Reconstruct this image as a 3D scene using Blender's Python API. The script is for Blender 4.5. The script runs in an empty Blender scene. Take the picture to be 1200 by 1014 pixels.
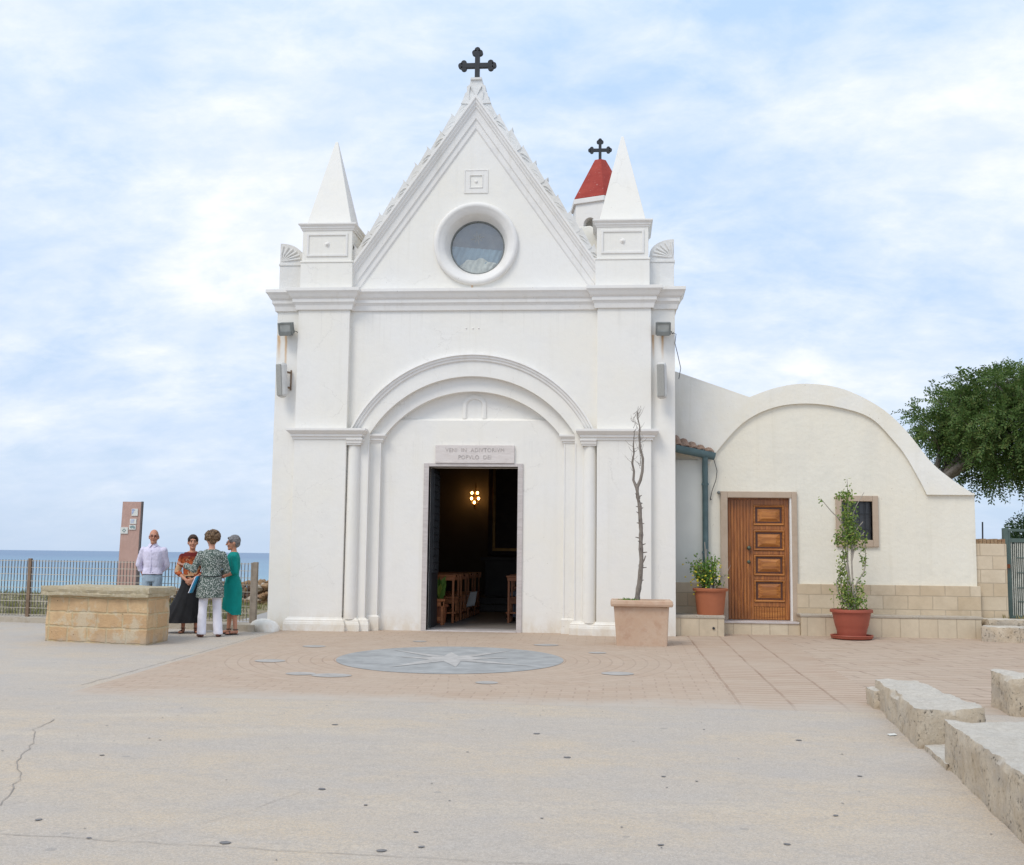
import bpy, bmesh, math, random
from math import sin, cos, pi, radians as R, sqrt, atan2
from mathutils import Vector as V, Matrix, noise, Quaternion
from mathutils.geometry import tessellate_polygon
random.seed(7)
sc = bpy.context.scene
COL = sc.collection
# ------------------------------------------------------------------ helpers
def tag(o, label=None, cat=None, group=None, kind=None):
    if label: o['label'] = label
    if cat: o['category'] = cat
    if group: o['group'] = group
    if kind: o['kind'] = kind
    return o
def thing(name, loc, label, cat, group=None, rz=0):
    o = bpy.data.objects.new(name, None); COL.objects.link(o)
    o.location = loc; o.rotation_euler = (0, 0, rz); o.empty_display_size = .2
    return tag(o, label, cat, group)
def root_loc(p):
    v = V((0, 0, 0))
    while p is not None:
        v += V(p.location); p = p.parent
    return v
class MB:
    def __init__(s): s.v = []; s.f = []; s.m = []; s.mi = 0
    def add(s, vs, fs):
        b = len(s.v); s.v += [tuple(x) for x in vs]
        for f in fs: s.f.append([b + i for i in f]); s.m.append(s.mi)
        return s
    def box(s, x0, x1, y0, y1, z0, z1):
        return s.add([(x0,y0,z0),(x1,y0,z0),(x1,y1,z0),(x0,y1,z0),(x0,y0,z1),(x1,y0,z1),(x1,y1,z1),(x0,y1,z1)],
                     [(0,3,2,1),(4,5,6,7),(0,1,5,4),(1,2,6,5),(2,3,7,6),(3,0,4,7)])
    def obox(s, c, ax, ay, az):   # oriented box, half vectors
        c, ax, ay, az = V(c), V(ax), V(ay), V(az)
        vs = [c + i*ax + j*ay + k*az for k in (-1, 1) for i, j in ((-1,-1),(1,-1),(1,1),(-1,1))]
        return s.add(vs, [(0,3,2,1),(4,5,6,7),(0,1,5,4),(1,2,6,5),(2,3,7,6),(3,0,4,7)])
    def bar(s, a, b, w, t, up=(0,0,1)):
        a, b = V(a), V(b); d = (b - a); x = d.normalized().cross(V(up))
        if x.length < 1e-4: x = V((1,0,0))
        x.normalize(); y = x.cross(d.normalized())
        return s.obox((a+b)/2, d/2, x*w/2, y*t/2)
    def tube(s, pts, rad, n=8, cap=True):
        pts = [V(p) for p in pts]
        if not hasattr(rad, '__len__'): rad = [rad]*len(pts)
        t0 = (pts[1]-pts[0]).normalized(); x = t0.orthogonal().normalized(); rings = []
        vs = []
        for i, p in enumerate(pts):
            t = (pts[min(i+1, len(pts)-1)] - pts[max(i-1, 0)]).normalized()
            x = (x - t*x.dot(t)); x = x.normalized() if x.length > 1e-6 else t.orthogonal().normalized()
            y = t.cross(x)
            vs += [p + (x*cos(2*pi*k/n) + y*sin(2*pi*k/n))*rad[i] for k in range(n)]
        fs = [(i*n+k, i*n+(k+1)%n, (i+1)*n+(k+1)%n, (i+1)*n+k) for i in range(len(pts)-1) for k in range(n)]
        if cap: fs += [tuple(reversed(range(n))), tuple(range((len(pts)-1)*n, len(pts)*n))]
        return s.add(vs, fs)
    def capsule(s, a, b, ra, rb, n=12, m=4):
        a, b = V(a), V(b); t = (b-a).normalized()
        P, r = [], []
        for i in range(m, 0, -1):
            h = pi/2*i/m*.98; P.append(a - t*ra*sin(h)); r.append(ra*cos(h))
        P.append(a); r.append(ra); P.append(b); r.append(rb)
        for i in range(1, m+1):
            h = pi/2*i/m*.98; P.append(b + t*rb*sin(h)); r.append(rb*cos(h))
        return s.tube(P, r, n)
    def ell(s, c, r, n=16, m=10, M=None, fn=None):
        c = V(c); vs = [];
        for i in range(m+1):
            th = pi*i/m
            for k in range(n):
                ph = 2*pi*k/n; d = V((sin(th)*cos(ph), sin(th)*sin(ph), cos(th)))
                q = V((d.x*r[0], d.y*r[1], d.z*r[2]))
                if fn: q = fn(d, q)
                if M: q = M @ q
                vs.append(c+q)
        fs = [(i*n+k, (i+1)*n+k, (i+1)*n+(k+1)%n, i*n+(k+1)%n) for i in range(m) for k in range(n)]
        return s.add(vs, fs)
    def loft(s, rings, n=24, cap=True, fn=None):    # rings (cx,cy,z,rx,ry)
        vs = []
        for i, (cx, cy, z, rx, ry) in enumerate(rings):
            for k in range(n):
                a = 2*pi*k/n; q = fn(i, a) if fn else 1
                vs.append((cx+rx*q*cos(a), cy+ry*q*sin(a), z))
        fs = [(i*n+k, i*n+(k+1)%n, (i+1)*n+(k+1)%n, (i+1)*n+k) for i in range(len(rings)-1) for k in range(n)]
        if cap: fs += [tuple(reversed(range(n))), tuple(range((len(rings)-1)*n, len(rings)*n))]
        return s.add(vs, fs)
    def plate(s, outer, holes, y0, y1):    # polygon in XZ, extruded y0 (front) .. y1
        loops = [outer] + list(holes)
        flat = [p for l in loops for p in l]
        tris = tessellate_polygon([[V((x, z, 0)) for x, z in l] for l in loops])
        n = len(flat)
        vs = [(x, y0, z) for x, z in flat] + [(x, y1, z) for x, z in flat]
        fs = []
        for a, b, c in tris:
            A, B, Cc = flat[a], flat[b], flat[c]
            cr = (B[0]-A[0])*(Cc[1]-A[1]) - (B[1]-A[1])*(Cc[0]-A[0])
            if abs(cr) < 1e-9: continue
            if cr < 0: b, c = c, b
            fs.append((a, b, c)); fs.append((c+n, b+n, a+n))
        o = 0
        for l in loops:
            m = len(l)
            for i in range(m):
                j = (i+1) % m; fs.append((o+i, o+j, o+j+n, o+i+n))
            o += m
        return s.add(vs, fs)
    def sweep(s, path, prof, fn, cap=True):   # path 2-D; prof (off,w) loop; offset to the right of the path
        P = [V((p[0], p[1])) for p in path]; N = len(P); m = len(prof); vs = []
        for i in range(N):
            ns = []
            if i > 0: d = (P[i]-P[i-1]).normalized(); ns.append(V((d.y, -d.x)))
            if i < N-1: d = (P[i+1]-P[i]).normalized(); ns.append(V((d.y, -d.x)))
            if len(ns) == 2:
                b = (ns[0]+ns[1]).normalized(); b = b / max(.2, b.dot(ns[0]))
            else: b = ns[0]
            for o, w in prof:
                q = P[i] + b*o; vs.append(fn(q.x, q.y, w))
        fs = [(i*m+k, (i+1)*m+k, (i+1)*m+(k+1)%m, i*m+(k+1)%m) for i in range(N-1) for k in range(m)]
        if cap: fs += [tuple(range(m)), tuple(reversed(range((N-1)*m, N*m)))]
        return s.add(vs, fs)
    def lathe(s, prof, c=(0,0,0), n=40):
        c = V(c); vs = [c + V((r*cos(2*pi*k/n), r*sin(2*pi*k/n), z)) for r, z in prof for k in range(n)]
        fs = [(i*n+k, i*n+(k+1)%n, (i+1)*n+(k+1)%n, (i+1)*n+k) for i in range(len(prof)-1) for k in range(n)]
        return s.add(vs, fs)
    def xf(s, M, start=0):
        for i in range(start, len(s.v)): s.v[i] = tuple(M @ V(s.v[i]))
        return s
    def build(s, name, mats, parent=None, smooth=None, world=True, bevel=0, recalc=True, rot=None):
        me = bpy.data.meshes.new(name)
        off = root_loc(parent) if (world and parent is not None) else V((0,0,0))
        vv = s.v if off.length == 0 else [(x-off.x, y-off.y, z-off.z) for x, y, z in s.v]
        me.from_pydata(vv, [], s.f)
        if not isinstance(mats, (list, tuple)): mats = [mats]
        for m in mats: me.materials.append(m)
        me.polygons.foreach_set('material_index', s.m)
        if recalc:
            bm = bmesh.new(); bm.from_mesh(me); bmesh.ops.recalc_face_normals(bm, faces=bm.faces); bm.to_mesh(me); bm.free()
        if smooth is not None:
            me.polygons.foreach_set('use_smooth', [True]*len(me.polygons))
            if smooth < 180: me.set_sharp_from_angle(angle=R(smooth))
        o = bpy.data.objects.new(name, me); COL.objects.link(o)
        if parent is not None: o.parent = parent
        if bevel:
            b = o.modifiers.new('b', 'BEVEL'); b.width = bevel; b.segments = 2; b.limit_method = 'ANGLE'; b.angle_limit = R(40)
        me.update()
        return o
def solid(mb, name, mats, parent, vox=.007, smooth=2, world=False, disp=None):
    """union overlapping volumes into one continuous surface"""
    o = mb.build(name, mats, parent, world=world, recalc=True)
    m = o.modifiers.new('r', 'REMESH'); m.mode = 'VOXEL'; m.voxel_size = vox; m.use_smooth_shade = True
    if smooth:
        k = o.modifiers.new('s', 'SMOOTH'); k.iterations = smooth; k.factor = .5
    dg = bpy.context.evaluated_depsgraph_get(); dg.update()
    me = bpy.data.meshes.new_from_object(o.evaluated_get(dg))
    o.modifiers.clear(); old = o.data; o.data = me; bpy.data.meshes.remove(old)
    me.name = name
    if not len(me.materials):
        for q in (mats if isinstance(mats, (list, tuple)) else [mats]): me.materials.append(q)
    if disp:
        for v in me.vertices: v.co += disp(v.co, v.normal)
    me.polygons.foreach_set('use_smooth', [True]*len(me.polygons))
    return o
# ------------------------------------------------------------------ materials
class NT:
    def __init__(s, name):
        s.m = bpy.data.materials.new(name); s.m.use_nodes = True
        s.t = s.m.node_tree; s.b = s.t.nodes['Principled BSDF']; s.L = s.t.links
        s.tc = None
    def n(s, typ, **kw):
        x = s.t.nodes.new(typ)
        for k, v in kw.items(): setattr(x, k, v)
        return x
    def lk(s, a, b): s.L.new(a, b)
    def obj(s):
        if not s.tc: s.tc = s.n('ShaderNodeTexCoord')
        return s.tc.outputs['Object']
    def mp(s, scale=(1,1,1), loc=(0,0,0), rot=(0,0,0), src=None):
        m = s.n('ShaderNodeMapping'); m.inputs['Scale'].default_value = scale; m.inputs['Location'].default_value = loc
        m.inputs['Rotation'].default_value = rot
        s.lk(src or s.obj(), m.inputs['Vector']); return m.outputs[0]
    def noise(s, scale, detail=5, rough=.55, vec=None, dist=0):
        x = s.n('ShaderNodeTexNoise'); x.inputs['Scale'].default_value = scale; x.inputs['Detail'].default_value = detail
        x.inputs['Roughness'].default_value = rough; x.inputs['Distortion'].default_value = dist
        s.lk(vec or s.obj(), x.inputs['Vector']); return x.outputs['Fac']
    def voro(s, scale, vec=None, feature='F1', rnd=1, out='Distance'):
        x = s.n('ShaderNodeTexVoronoi', feature=feature); x.inputs['Scale'].default_value = scale
        x.inputs['Randomness'].default_value = rnd
        s.lk(vec or s.obj(), x.inputs['Vector']); return x.outputs[out]
    def math(s, op, a, b=0, c=None, clamp=False):
        x = s.n('ShaderNodeMath', operation=op, use_clamp=clamp)
        for i, q in enumerate((a, b, c)):
            if q is None: continue
            if isinstance(q, (int, float)): x.inputs[i].default_value = q
            else: s.lk(q, x.inputs[i])
        return x.outputs[0]
    def rng(s, v, a, b, c=0., d=1.):
        x = s.n('ShaderNodeMapRange'); x.inputs[1].default_value = a; x.inputs[2].default_value = b
        x.inputs[3].default_value = c; x.inputs[4].default_value = d; s.lk(v, x.inputs[0]); return x.outputs[0]
    def mix(s, f, a, b, mode='MIX'):
        x = s.n('ShaderNodeMix', data_type='RGBA', blend_type=mode)
        for i, q in ((0, f), (6, a), (7, b)):
            if isinstance(q, (int, float)): x.inputs[i].default_value = q
            elif isinstance(q, (tuple, list)): x.inputs[i].default_value = (*q[:3], 1)
            else: s.lk(q, x.inputs[i])
        return x.outputs[2]
    def sep(s, v=None):
        x = s.n('ShaderNodeSeparateXYZ'); s.lk(v or s.obj(), x.inputs[0]); return x.outputs
    def comb(s, x, y, z=0):
        c = s.n('ShaderNodeCombineXYZ')
        for i, q in enumerate((x, y, z)):
            if isinstance(q, (int, float)): c.inputs[i].default_value = q
            else: s.lk(q, c.inputs[i])
        return c.outputs[0]
    def bump(s, h, st=.3, d=.01, prev=None):
        b = s.n('ShaderNodeBump'); b.inputs['Strength'].default_value = st; b.inputs['Distance'].default_value = d
        s.lk(h, b.inputs['Height'])
        if prev: s.lk(prev, b.inputs['Normal'])
        return b.outputs[0]
    def out(s, col=None, rough=None, nrm=None, metal=None, spec=None, **kw):
        def put(k, v):
            if v is None: return
            i = s.b.inputs[k]
            if isinstance(v, (int, float)): i.default_value = v
            elif isinstance(v, (tuple, list)): i.default_value = (*v[:3], 1)
            else: s.lk(v, i)
        put('Base Color', col); put('Roughness', rough); put('Metallic', metal)
        if spec is not None: put('Specular IOR Level', spec)
        if nrm: s.lk(nrm, s.b.inputs['Normal'])
        for k, v in kw.items(): put(k.replace('_', ' '), v)
        return s.m
def simple(name, c, rough=.7, var=.12, scale=8, bump=.15, metal=0, bs=60, spec=.3):
    t = NT(name); n = t.noise(scale); c2 = tuple(x*(1-var) for x in c); c1 = tuple(min(1, x*(1+var)) for x in c)
    col = t.mix(t.rng(n, .3, .7), c2, c1)
    return t.out(col, rough, t.bump(t.noise(bs), bump, .004), metal, spec)
def plaster(name, c, warm, streaks=(), base_z=None, k=1., bumpy=.25):
    t = NT(name); x, y, z = t.sep()
    big = t.noise(.55, 4, .6); mid = t.noise(3.1, 6, .6)
    run = t.noise(1, 5, .6, vec=t.mp((7, 7, .35)))
    col = t.mix(t.rng(big, .38, .66), c, warm)
    col = t.mix(t.math('MULTIPLY', t.rng(mid, .5, .75), .5*k), col, tuple(q*.93 for q in c))
    col = t.mix(t.math('MULTIPLY', t.rng(run, .56, .8), .22*k), col, (c[0]*.80, c[1]*.77, c[2]*.70))
    spots = t.math('MULTIPLY', t.rng(t.noise(26, 2, .5), .735, .76), t.rng(t.noise(1.3, 2), .5, .6))
    col = t.mix(t.math('MULTIPLY', spots, .55*k), col, (.45, .40, .34))
    if name == 'cream_render':
        low = t.math('MULTIPLY', t.rng(t.noise(1.1, 3), .46, .60), t.rng(z, 3.4, 1.6, .35, 1)); sc2 = t.rng(t.noise(17, 3, .6, vec=t.mp((1,1,1),(3,1,8))), .655, .69); col = t.mix(t.math('MULTIPLY', t.math('MULTIPLY', sc2, low), .7), col, (.50,.43,.33))
        col = t.mix(t.math('MULTIPLY', t.rng(t.noise(1.4, 5, .6, vec=t.mp((1,1,.45),(2,2,2))), .52, .62), .35), col, (.70,.67,.59))
    if base_z is not None:
        g = t.math('MULTIPLY', t.rng(z, base_z, base_z+.38, 1, 0), t.rng(t.noise(5, 5, .7, vec=t.mp((1,1,.6))), .36, .62))
        col = t.mix(t.math('MULTIPLY', g, .55, clamp=True), col, (.60, .49, .34))
    if base_z is not None:
        drip = t.rng(t.noise(1, 6, .7, vec=t.mp((16,16,.30),(1,4,2))), .56, .70)
        led = t.math('MAXIMUM', t.math('MULTIPLY', t.rng(z, 4.7, 5.57, 0, 1), t.math('LESS_THAN', z, 5.6)), t.math('MULTIPLY', t.rng(z, 2.6, 3.25, 0, 1), t.math('LESS_THAN', z, 3.3)))
        led = t.math('MAXIMUM', led, t.math('MULTIPLY', t.rng(z, 6.2, 7.1, 0, .8), t.math('LESS_THAN', z, 7.2)))
        col = t.mix(t.math('MULTIPLY', t.math('MULTIPLY', drip, led), .42), col, (.60,.575,.53))
        ck = t.rng(t.voro(.9, vec=t.comb(t.math('ADD', x, t.math('MULTIPLY', t.noise(2.5, 5, .7), .5)), t.math('ADD', z, t.math('MULTIPLY', t.noise(2.1, 5, .7), .5)), 0), feature='DISTANCE_TO_EDGE'), .0, .006, 1, 0)
        ck = t.math('MULTIPLY', ck, t.rng(t.noise(.8, 2), .52, .58)); col = t.mix(t.math('MULTIPLY', ck, .35), col, (.52,.49,.45))
    for (sx, w, z0, z1) in streaks:
        wob = t.math('MULTIPLY', t.math('SUBTRACT', t.noise(3, 2), .5), .05)
        dx = t.math('ABSOLUTE', t.math('SUBTRACT', t.math('ADD', x, wob), sx))
        a = t.math('MULTIPLY', t.rng(dx, w*.3, w*1.3, 1, 0), t.math('MULTIPLY', t.rng(z, z0, z0+(z1-z0)*.8, 0, 1), t.rng(z, z1, z1+.02, 1, 0)))
        col = t.mix(t.math('MULTIPLY', a, .75), col, (.60, .33, .11))
    nr = t.bump(t.noise(9, 4), bumpy, .02); nr = t.bump(t.noise(90, 3), .2, .004, nr)
    return t.out(col, .85, nr, spec=.2)
WH = (.805, .785, .745)
STR = [(-3.46,.03,4.66,5.14), (-3.33,.022,4.1,5.14), (3.13,.022,4.66,5.12), (3.29,.024,4.66,5.12), (-.03,.02,5.75,6.06)]
m_white = plaster('white_limewash', WH, (.81, .775, .70), STR, base_z=0)
m_trim = plaster('white_trim', (.79, .77, .74), (.77, .74, .69), (), k=2.2)
m_cream = plaster('cream_render', (.785,.75,.65), (.79,.735,.61), [(4.13,.012,2.2,2.6)], None, 1.6, .45)
m_band = plaster('pale_render', (.83,.81,.75), (.785,.735,.62), (), None, 1.8, .35)
m_crest = plaster('weathered_crest', (.74, .735, .715), (.66, .63, .58), (), None, 2.4, .6)
def stone_block(name, c1, c2, mort, bw, bh, axis='xz', mortar=.008, rough_amt=.5, off=.5):
    t = NT(name); x, y, z = t.sep()
    wob = t.math('MULTIPLY', t.math('SUBTRACT', t.noise(6, 3), .5), .012)
    if axis == 'xz': u, v = x, z
    elif axis == 'box':
        g = t.n('ShaderNodeNewGeometry'); nx = t.math('ABSOLUTE', t.sep(g.outputs['Normal'])[0]); k = t.math('GREATER_THAN', nx, .8)
        u = t.math('ADD', t.math('MULTIPLY', x, t.math('SUBTRACT', 1, k)), t.math('MULTIPLY', y, k)); v = z
    else: u, v = x, y
    vec = t.comb(t.math('ADD', u, wob), t.math('ADD', v, wob))
    b = t.n('ShaderNodeTexBrick'); b.offset = off; b.squash = 1
    t.lk(vec, b.inputs['Vector'])
    b.inputs['Color1'].default_value = (*c1, 1); b.inputs['Color2'].default_value = (*c2, 1); b.inputs['Mortar'].default_value = (*mort, 1)
    b.inputs['Scale'].default_value = 1; b.inputs['Mortar Size'].default_value = mortar; b.inputs['Mortar Smooth'].default_value = .3
    b.inputs['Brick Width'].default_value = bw; b.inputs['Row Height'].default_value = bh
    col = t.mix(t.math('MULTIPLY', t.rng(t.noise(3.5, 6, .65), .35, .7), rough_amt), b.outputs['Color'], tuple(q*.72 for q in c1))
    col = t.mix(t.math('MULTIPLY', t.rng(t.noise(1.7, 4), .5, .75), .35), col, tuple(min(1, q*1.25) for q in c2))
    h = t.math('SUBTRACT', t.math('MULTIPLY', t.noise(38, 5, .6), .4), b.outputs['Fac'])
    return t.out(col, .85, t.bump(h, .55, .012), spec=.2)
m_block = stone_block('beige_stone_cladding', (.57,.45,.305), (.67,.57,.43), (.45,.37,.27), .42, .235)
m_bench = stone_block('beige_stone_bench', (.59,.49,.355), (.65,.56,.42), (.45,.37,.27), .31, .9, off=0)
def wellmat():
    t = NT('golden_sandstone_blocks'); x, y, z = t.sep(); g = t.n('ShaderNodeNewGeometry'); nx = t.math('ABSOLUTE', t.sep(g.outputs['Normal'])[0]); k = t.math('GREATER_THAN', nx, .8)
    u = t.math('ADD', t.math('MULTIPLY', x, t.math('SUBTRACT', 1, k)), t.math('MULTIPLY', y, k))
    wob = t.math('MULTIPLY', t.math('SUBTRACT', t.noise(4, 5, .7), .5), .07)
    b = t.n('ShaderNodeTexBrick'); t.lk(t.comb(t.math('ADD', u, wob), t.math('ADD', z, wob)), b.inputs['Vector'])
    b.inputs['Color1'].default_value = (.57,.37,.20,1); b.inputs['Color2'].default_value = (.66,.47,.27,1); b.inputs['Mortar'].default_value = (.56,.46,.28,1); b.inputs['Scale'].default_value = 1
    b.inputs['Mortar Size'].default_value = .022; b.inputs['Mortar Smooth'].default_value = .8; b.inputs['Brick Width'].default_value = .43; b.inputs['Row Height'].default_value = .222; b.squash = .8; b.squash_frequency = 2
    col = t.mix(t.math('MULTIPLY', t.rng(t.noise(6, 8, .7), .42, .62), .6), b.outputs['Color'], (.50,.33,.19))
    col = t.mix(t.math('MULTIPLY', t.rng(t.noise(2.2, 6, .7, vec=t.mp((1,1,1),(5,2,1))), .52, .60), .7), col, (.60,.52,.38))
    col = t.mix(t.math('MULTIPLY', t.math('MULTIPLY', t.rng(z, -.05, .2, 1, 0), t.rng(t.noise(4, 5), .42, .56)), .7), col, (.47,.43,.36))
    col = t.mix(t.rng(t.voro(5), .05, .03, 0, .8), col, (.12,.06,.03))
    return t.out(col, .9, t.bump(t.math('SUBTRACT', t.noise(22, 8, .75), t.math('MULTIPLY', b.outputs['Fac'], .5)), .8, .025), spec=.15)
m_well = wellmat()
def rockmat(name, c1, c2, c3, sc_=1., holes=.5, bumpd=.03):
    t = NT(name)
    col = t.mix(t.rng(t.noise(3*sc_, 8, .68), .35, .65), c1, c2)
    col = t.mix(t.math('MULTIPLY', t.rng(t.noise(11*sc_, 8, .7), .5, .7), .7), col, c3)
    vo = t.rng(t.voro(22*sc_, vec=None), .0, .22, 1, 0); hm = t.math('MULTIPLY', vo, t.rng(t.noise(5*sc_, 3), .48, .6))
    col = t.mix(t.math('MULTIPLY', hm, holes), col, (.07, .06, .05))
    h = t.math('SUBTRACT', t.noise(14*sc_, 10, .75), t.math('MULTIPLY', hm, .7))
    return t.out(col, .92, t.bump(h, .8, bumpd), spec=.15)
def erodedmat():
    t = NT('eroded_stone'); g = t.n('ShaderNodeNewGeometry'); up = t.sep(g.outputs['Normal'])[2]
    col = t.mix(t.rng(t.noise(5, 9, .72), .36, .64), (.52,.42,.30), (.64,.55,.43))
    col = t.mix(t.math('MULTIPLY', t.rng(t.noise(2.2, 6, .6, vec=t.mp((1,1,3.0))), .50, .62), .5), col, (.46,.41,.35))
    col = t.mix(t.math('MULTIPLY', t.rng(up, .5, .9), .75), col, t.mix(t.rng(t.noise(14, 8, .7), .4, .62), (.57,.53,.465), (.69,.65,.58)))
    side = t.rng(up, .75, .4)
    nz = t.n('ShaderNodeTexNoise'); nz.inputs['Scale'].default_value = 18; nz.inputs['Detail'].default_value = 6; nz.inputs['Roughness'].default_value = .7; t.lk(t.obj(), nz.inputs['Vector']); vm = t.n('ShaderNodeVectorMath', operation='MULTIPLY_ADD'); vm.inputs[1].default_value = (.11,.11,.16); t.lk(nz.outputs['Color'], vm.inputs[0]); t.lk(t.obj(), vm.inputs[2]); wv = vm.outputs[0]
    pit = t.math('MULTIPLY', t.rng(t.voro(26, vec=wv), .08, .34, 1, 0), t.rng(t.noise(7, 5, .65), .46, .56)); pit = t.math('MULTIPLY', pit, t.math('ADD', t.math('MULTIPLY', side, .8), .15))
    fine = t.math('MULTIPLY', t.rng(t.noise(60, 5, .75), .54, .66), .4)
    col = t.mix(pit, col, (.09,.08,.07)); col = t.mix(fine, col, (.24,.20,.15))
    h = t.math('SUBTRACT', t.math('ADD', t.noise(9, 10, .78), t.math('MULTIPLY', t.noise(55, 5, .7), .35)), t.math('MULTIPLY', pit, .8))
    return t.out(col, .93, t.bump(h, .7, .045), spec=.12)
m_rock = erodedmat()
m_ochre = rockmat('ochre_rubble', (.34,.22,.12), (.40,.29,.18), (.28,.13,.07), 1.0, .5, .05)
m_slab = rockmat('lichened_slab', (.48,.40,.27), (.42,.36,.24), (.60,.55,.44), 1.6, .35, .02)
m_kerb = rockmat('kerb_stone', (.44,.38,.30), (.48,.43,.36), (.36,.30,.22), 1, .2, .02)
m_frame = rockmat('sandstone_surround', (.46,.36,.27), (.50,.40,.31), (.42,.32,.23), .7, .06, .006)
# ground
def concrete():
    t = NT('worn_concrete'); x, y, z = t.sep()
    col = t.mix(t.rng(t.noise(.45, 6, .6, vec=t.mp((1,1.6,1))), .42, .58), (.475,.410,.340), (.53,.430,.315))
    col = t.mix(t.math('MULTIPLY', t.rng(t.noise(1.5, 8, .7, vec=t.mp((1,1.5,1), (3,1,0))), .46, .66), .65), col, (.43,.390,.352))
    col = t.mix(t.math('MULTIPLY', t.rng(t.noise(.9, 5, .6, vec=t.mp((.5,2.2,1), (7,2,0))), .55, .7), .5), col, (.58,.49,.375))
    col = t.mix(t.math('MULTIPLY', t.rng(t.noise(7, 7, .72, vec=t.mp((1,1.4,1),(1,6,0))), .50, .66), .5), col, (.38,.335,.285))
    col = t.mix(t.math('MULTIPLY', t.rng(t.noise(24, 5, .7, vec=t.mp((1,1,1),(2,9,0))), .50, .66), .35), col, (.56,.50,.43))
    col = t.mix(t.math('MULTIPLY', t.rng(t.noise(55, 4, .72), .45, .60), .62), col, (.34,.30,.26))
    col = t.mix(t.math('MULTIPLY', t.rng(t.noise(150, 2, .6), .58, .66), .6), col, (.66,.62,.57))
    cell = t.voro(3.2, vec=t.mp((1,1,1),(5,5,0))); rc = t.voro(3.2, vec=t.mp((1,1,1),(5,5,0)), out='Color')
    r0 = t.sep(rc)[0]
    sp = t.math('MULTIPLY', t.math('LESS_THAN', cell, t.math('MULTIPLY', r0, .12)), t.math('GREATER_THAN', t.sep(rc)[1], .62))
    col = t.mix(t.math('MULTIPLY', sp, .45), col, (.25,.235,.22))
    # darker grey worn band close to the well
    g = t.math('MULTIPLY', t.rng(x, -3.4, -5.4, 0, .8), t.rng(t.noise(.8, 4), .3, .6)); col = t.mix(t.math('MULTIPLY', g, .55, clamp=True), col, (.42,.41,.395))
    nr = t.bump(t.noise(70, 6, .7), .35, .006); nr = t.bump(t.noise(1.2, 5), .3, .05, nr)
    return t.out(col, .88, nr, spec=.25)
m_conc = concrete()
CC = (.19, -4.05)     # centre of the round medallion
def bricks():
    t = NT('paving_bricks'); x, y, z = t.sep()
    wob = t.math('MULTIPLY', t.math('SUBTRACT', t.noise(1.6, 3), .5), .05)
    dx = t.math('SUBTRACT', x, CC[0]); dy = t.math('SUBTRACT', y, CC[1])
    r = t.math('SQRT', t.math('ADD', t.math('POWER', dx, 2), t.math('POWER', dy, 2)))
    ang = t.math('MULTIPLY', t.math('ARCTAN2', dy, dx), 2.6)
    inr = t.math('LESS_THAN', r, 3.05)
    isr = t.math('MULTIPLY', t.math('GREATER_THAN', x, 3.62), t.math('LESS_THAN', x, 5.18))
    isr2 = t.math('GREATER_THAN', x, 5.18)
    def mixf(f, a, b): return t.math('ADD', t.math('MULTIPLY', a, t.math('SUBTRACT', 1, f)), t.math('MULTIPLY', b, f))
    u = mixf(inr, t.math('ADD', x, wob), ang); v = mixf(inr, t.math('ADD', y, wob), r)
    # right of x=3.75 the courses are laid in columns of longer bricks
    b = t.n('ShaderNodeTexBrick'); t.lk(t.comb(u, v), b.inputs['Vector'])
    b2 = t.n('ShaderNodeTexBrick'); t.lk(t.comb(t.math('ADD', x, wob), t.math('ADD', y, t.math('MULTIPLY', wob, 1.5))), b2.inputs['Vector']); b2.offset = .0
    for q, w, h, ms in ((b, .30, .155, .010), (b2, .52, .17, .019)):
        q.inputs['Color1'].default_value = (.44,.325,.238,1); q.inputs['Color2'].default_value = (.49,.375,.285,1)
        q.inputs['Mortar'].default_value = (.35,.25,.185,1); q.inputs['Scale'].default_value = 1
        q.inputs['Mortar Size'].default_value = ms; q.inputs['Brick Width'].default_value = w; q.inputs['Row Height'].default_value = h
        q.inputs['Mortar Smooth'].default_value = .4
    b2.inputs['Mortar'].default_value = (.29,.185,.125,1)
    b3 = t.n('ShaderNodeTexBrick'); t.lk(t.comb(t.math('ADD', x, t.math('MULTIPLY', y, .25)), t.math('ADD', t.math('ADD', y, t.math('MULTIPLY', x, .035)), t.math('MULTIPLY', wob, 2.2))), b3.inputs['Vector'])
    b3.inputs['Color1'].default_value = (.42,.31,.225,1); b3.inputs['Color2'].default_value = (.50,.39,.30,1); b3.inputs['Mortar'].default_value = (.27,.19,.14,1); b3.inputs['Scale'].default_value = 1
    b3.inputs['Mortar Size'].default_value = .024; b3.inputs['Brick Width'].default_value = .62; b3.inputs['Row Height'].default_value = .24; b3.inputs['Mortar Smooth'].default_value = .5; b3.offset_frequency = 3
    col = t.mix(isr, b.outputs['Color'], b2.outputs['Color']); col = t.mix(isr2, col, b3.outputs['Color']); fac = mixf(isr, b.outputs['Fac'], b2.outputs['Fac'])
    wear = t.rng(t.noise(.9, 7, .7), .38, .62)
    fadem = t.math('MULTIPLY', t.rng(t.noise(1.9, 6, .65, vec=t.mp((1,1,1),(2,8,0))), .40, .62), t.math('SUBTRACT', 1, t.math('MULTIPLY', isr, .5)))
    col = t.mix(t.math('MULTIPLY', fadem, .5), col, (.455,.355,.27))
    col = t.mix(t.math('MULTIPLY', wear, .55), col, (.47,.375,.29))
    col = t.mix(t.math('MULTIPLY', t.rng(t.noise(2.7, 8, .7, vec=t.mp((1,1,1),(4,0,0))), .5, .72), .5), col, (.52,.42,.32))
    col = t.mix(t.math('MULTIPLY', t.rng(t.noise(45, 4, .7), .45, .65), .3), col, (.36,.28,.22))
    ed = t.math('ADD', y, t.math('MULTIPLY', t.math('SUBTRACT', t.noise(1.6, 6, .65), .5), 1.5))
    col = t.mix(t.rng(ed, -8.0, -7.3, 1, 0), col, (.475,.412,.345))
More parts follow.
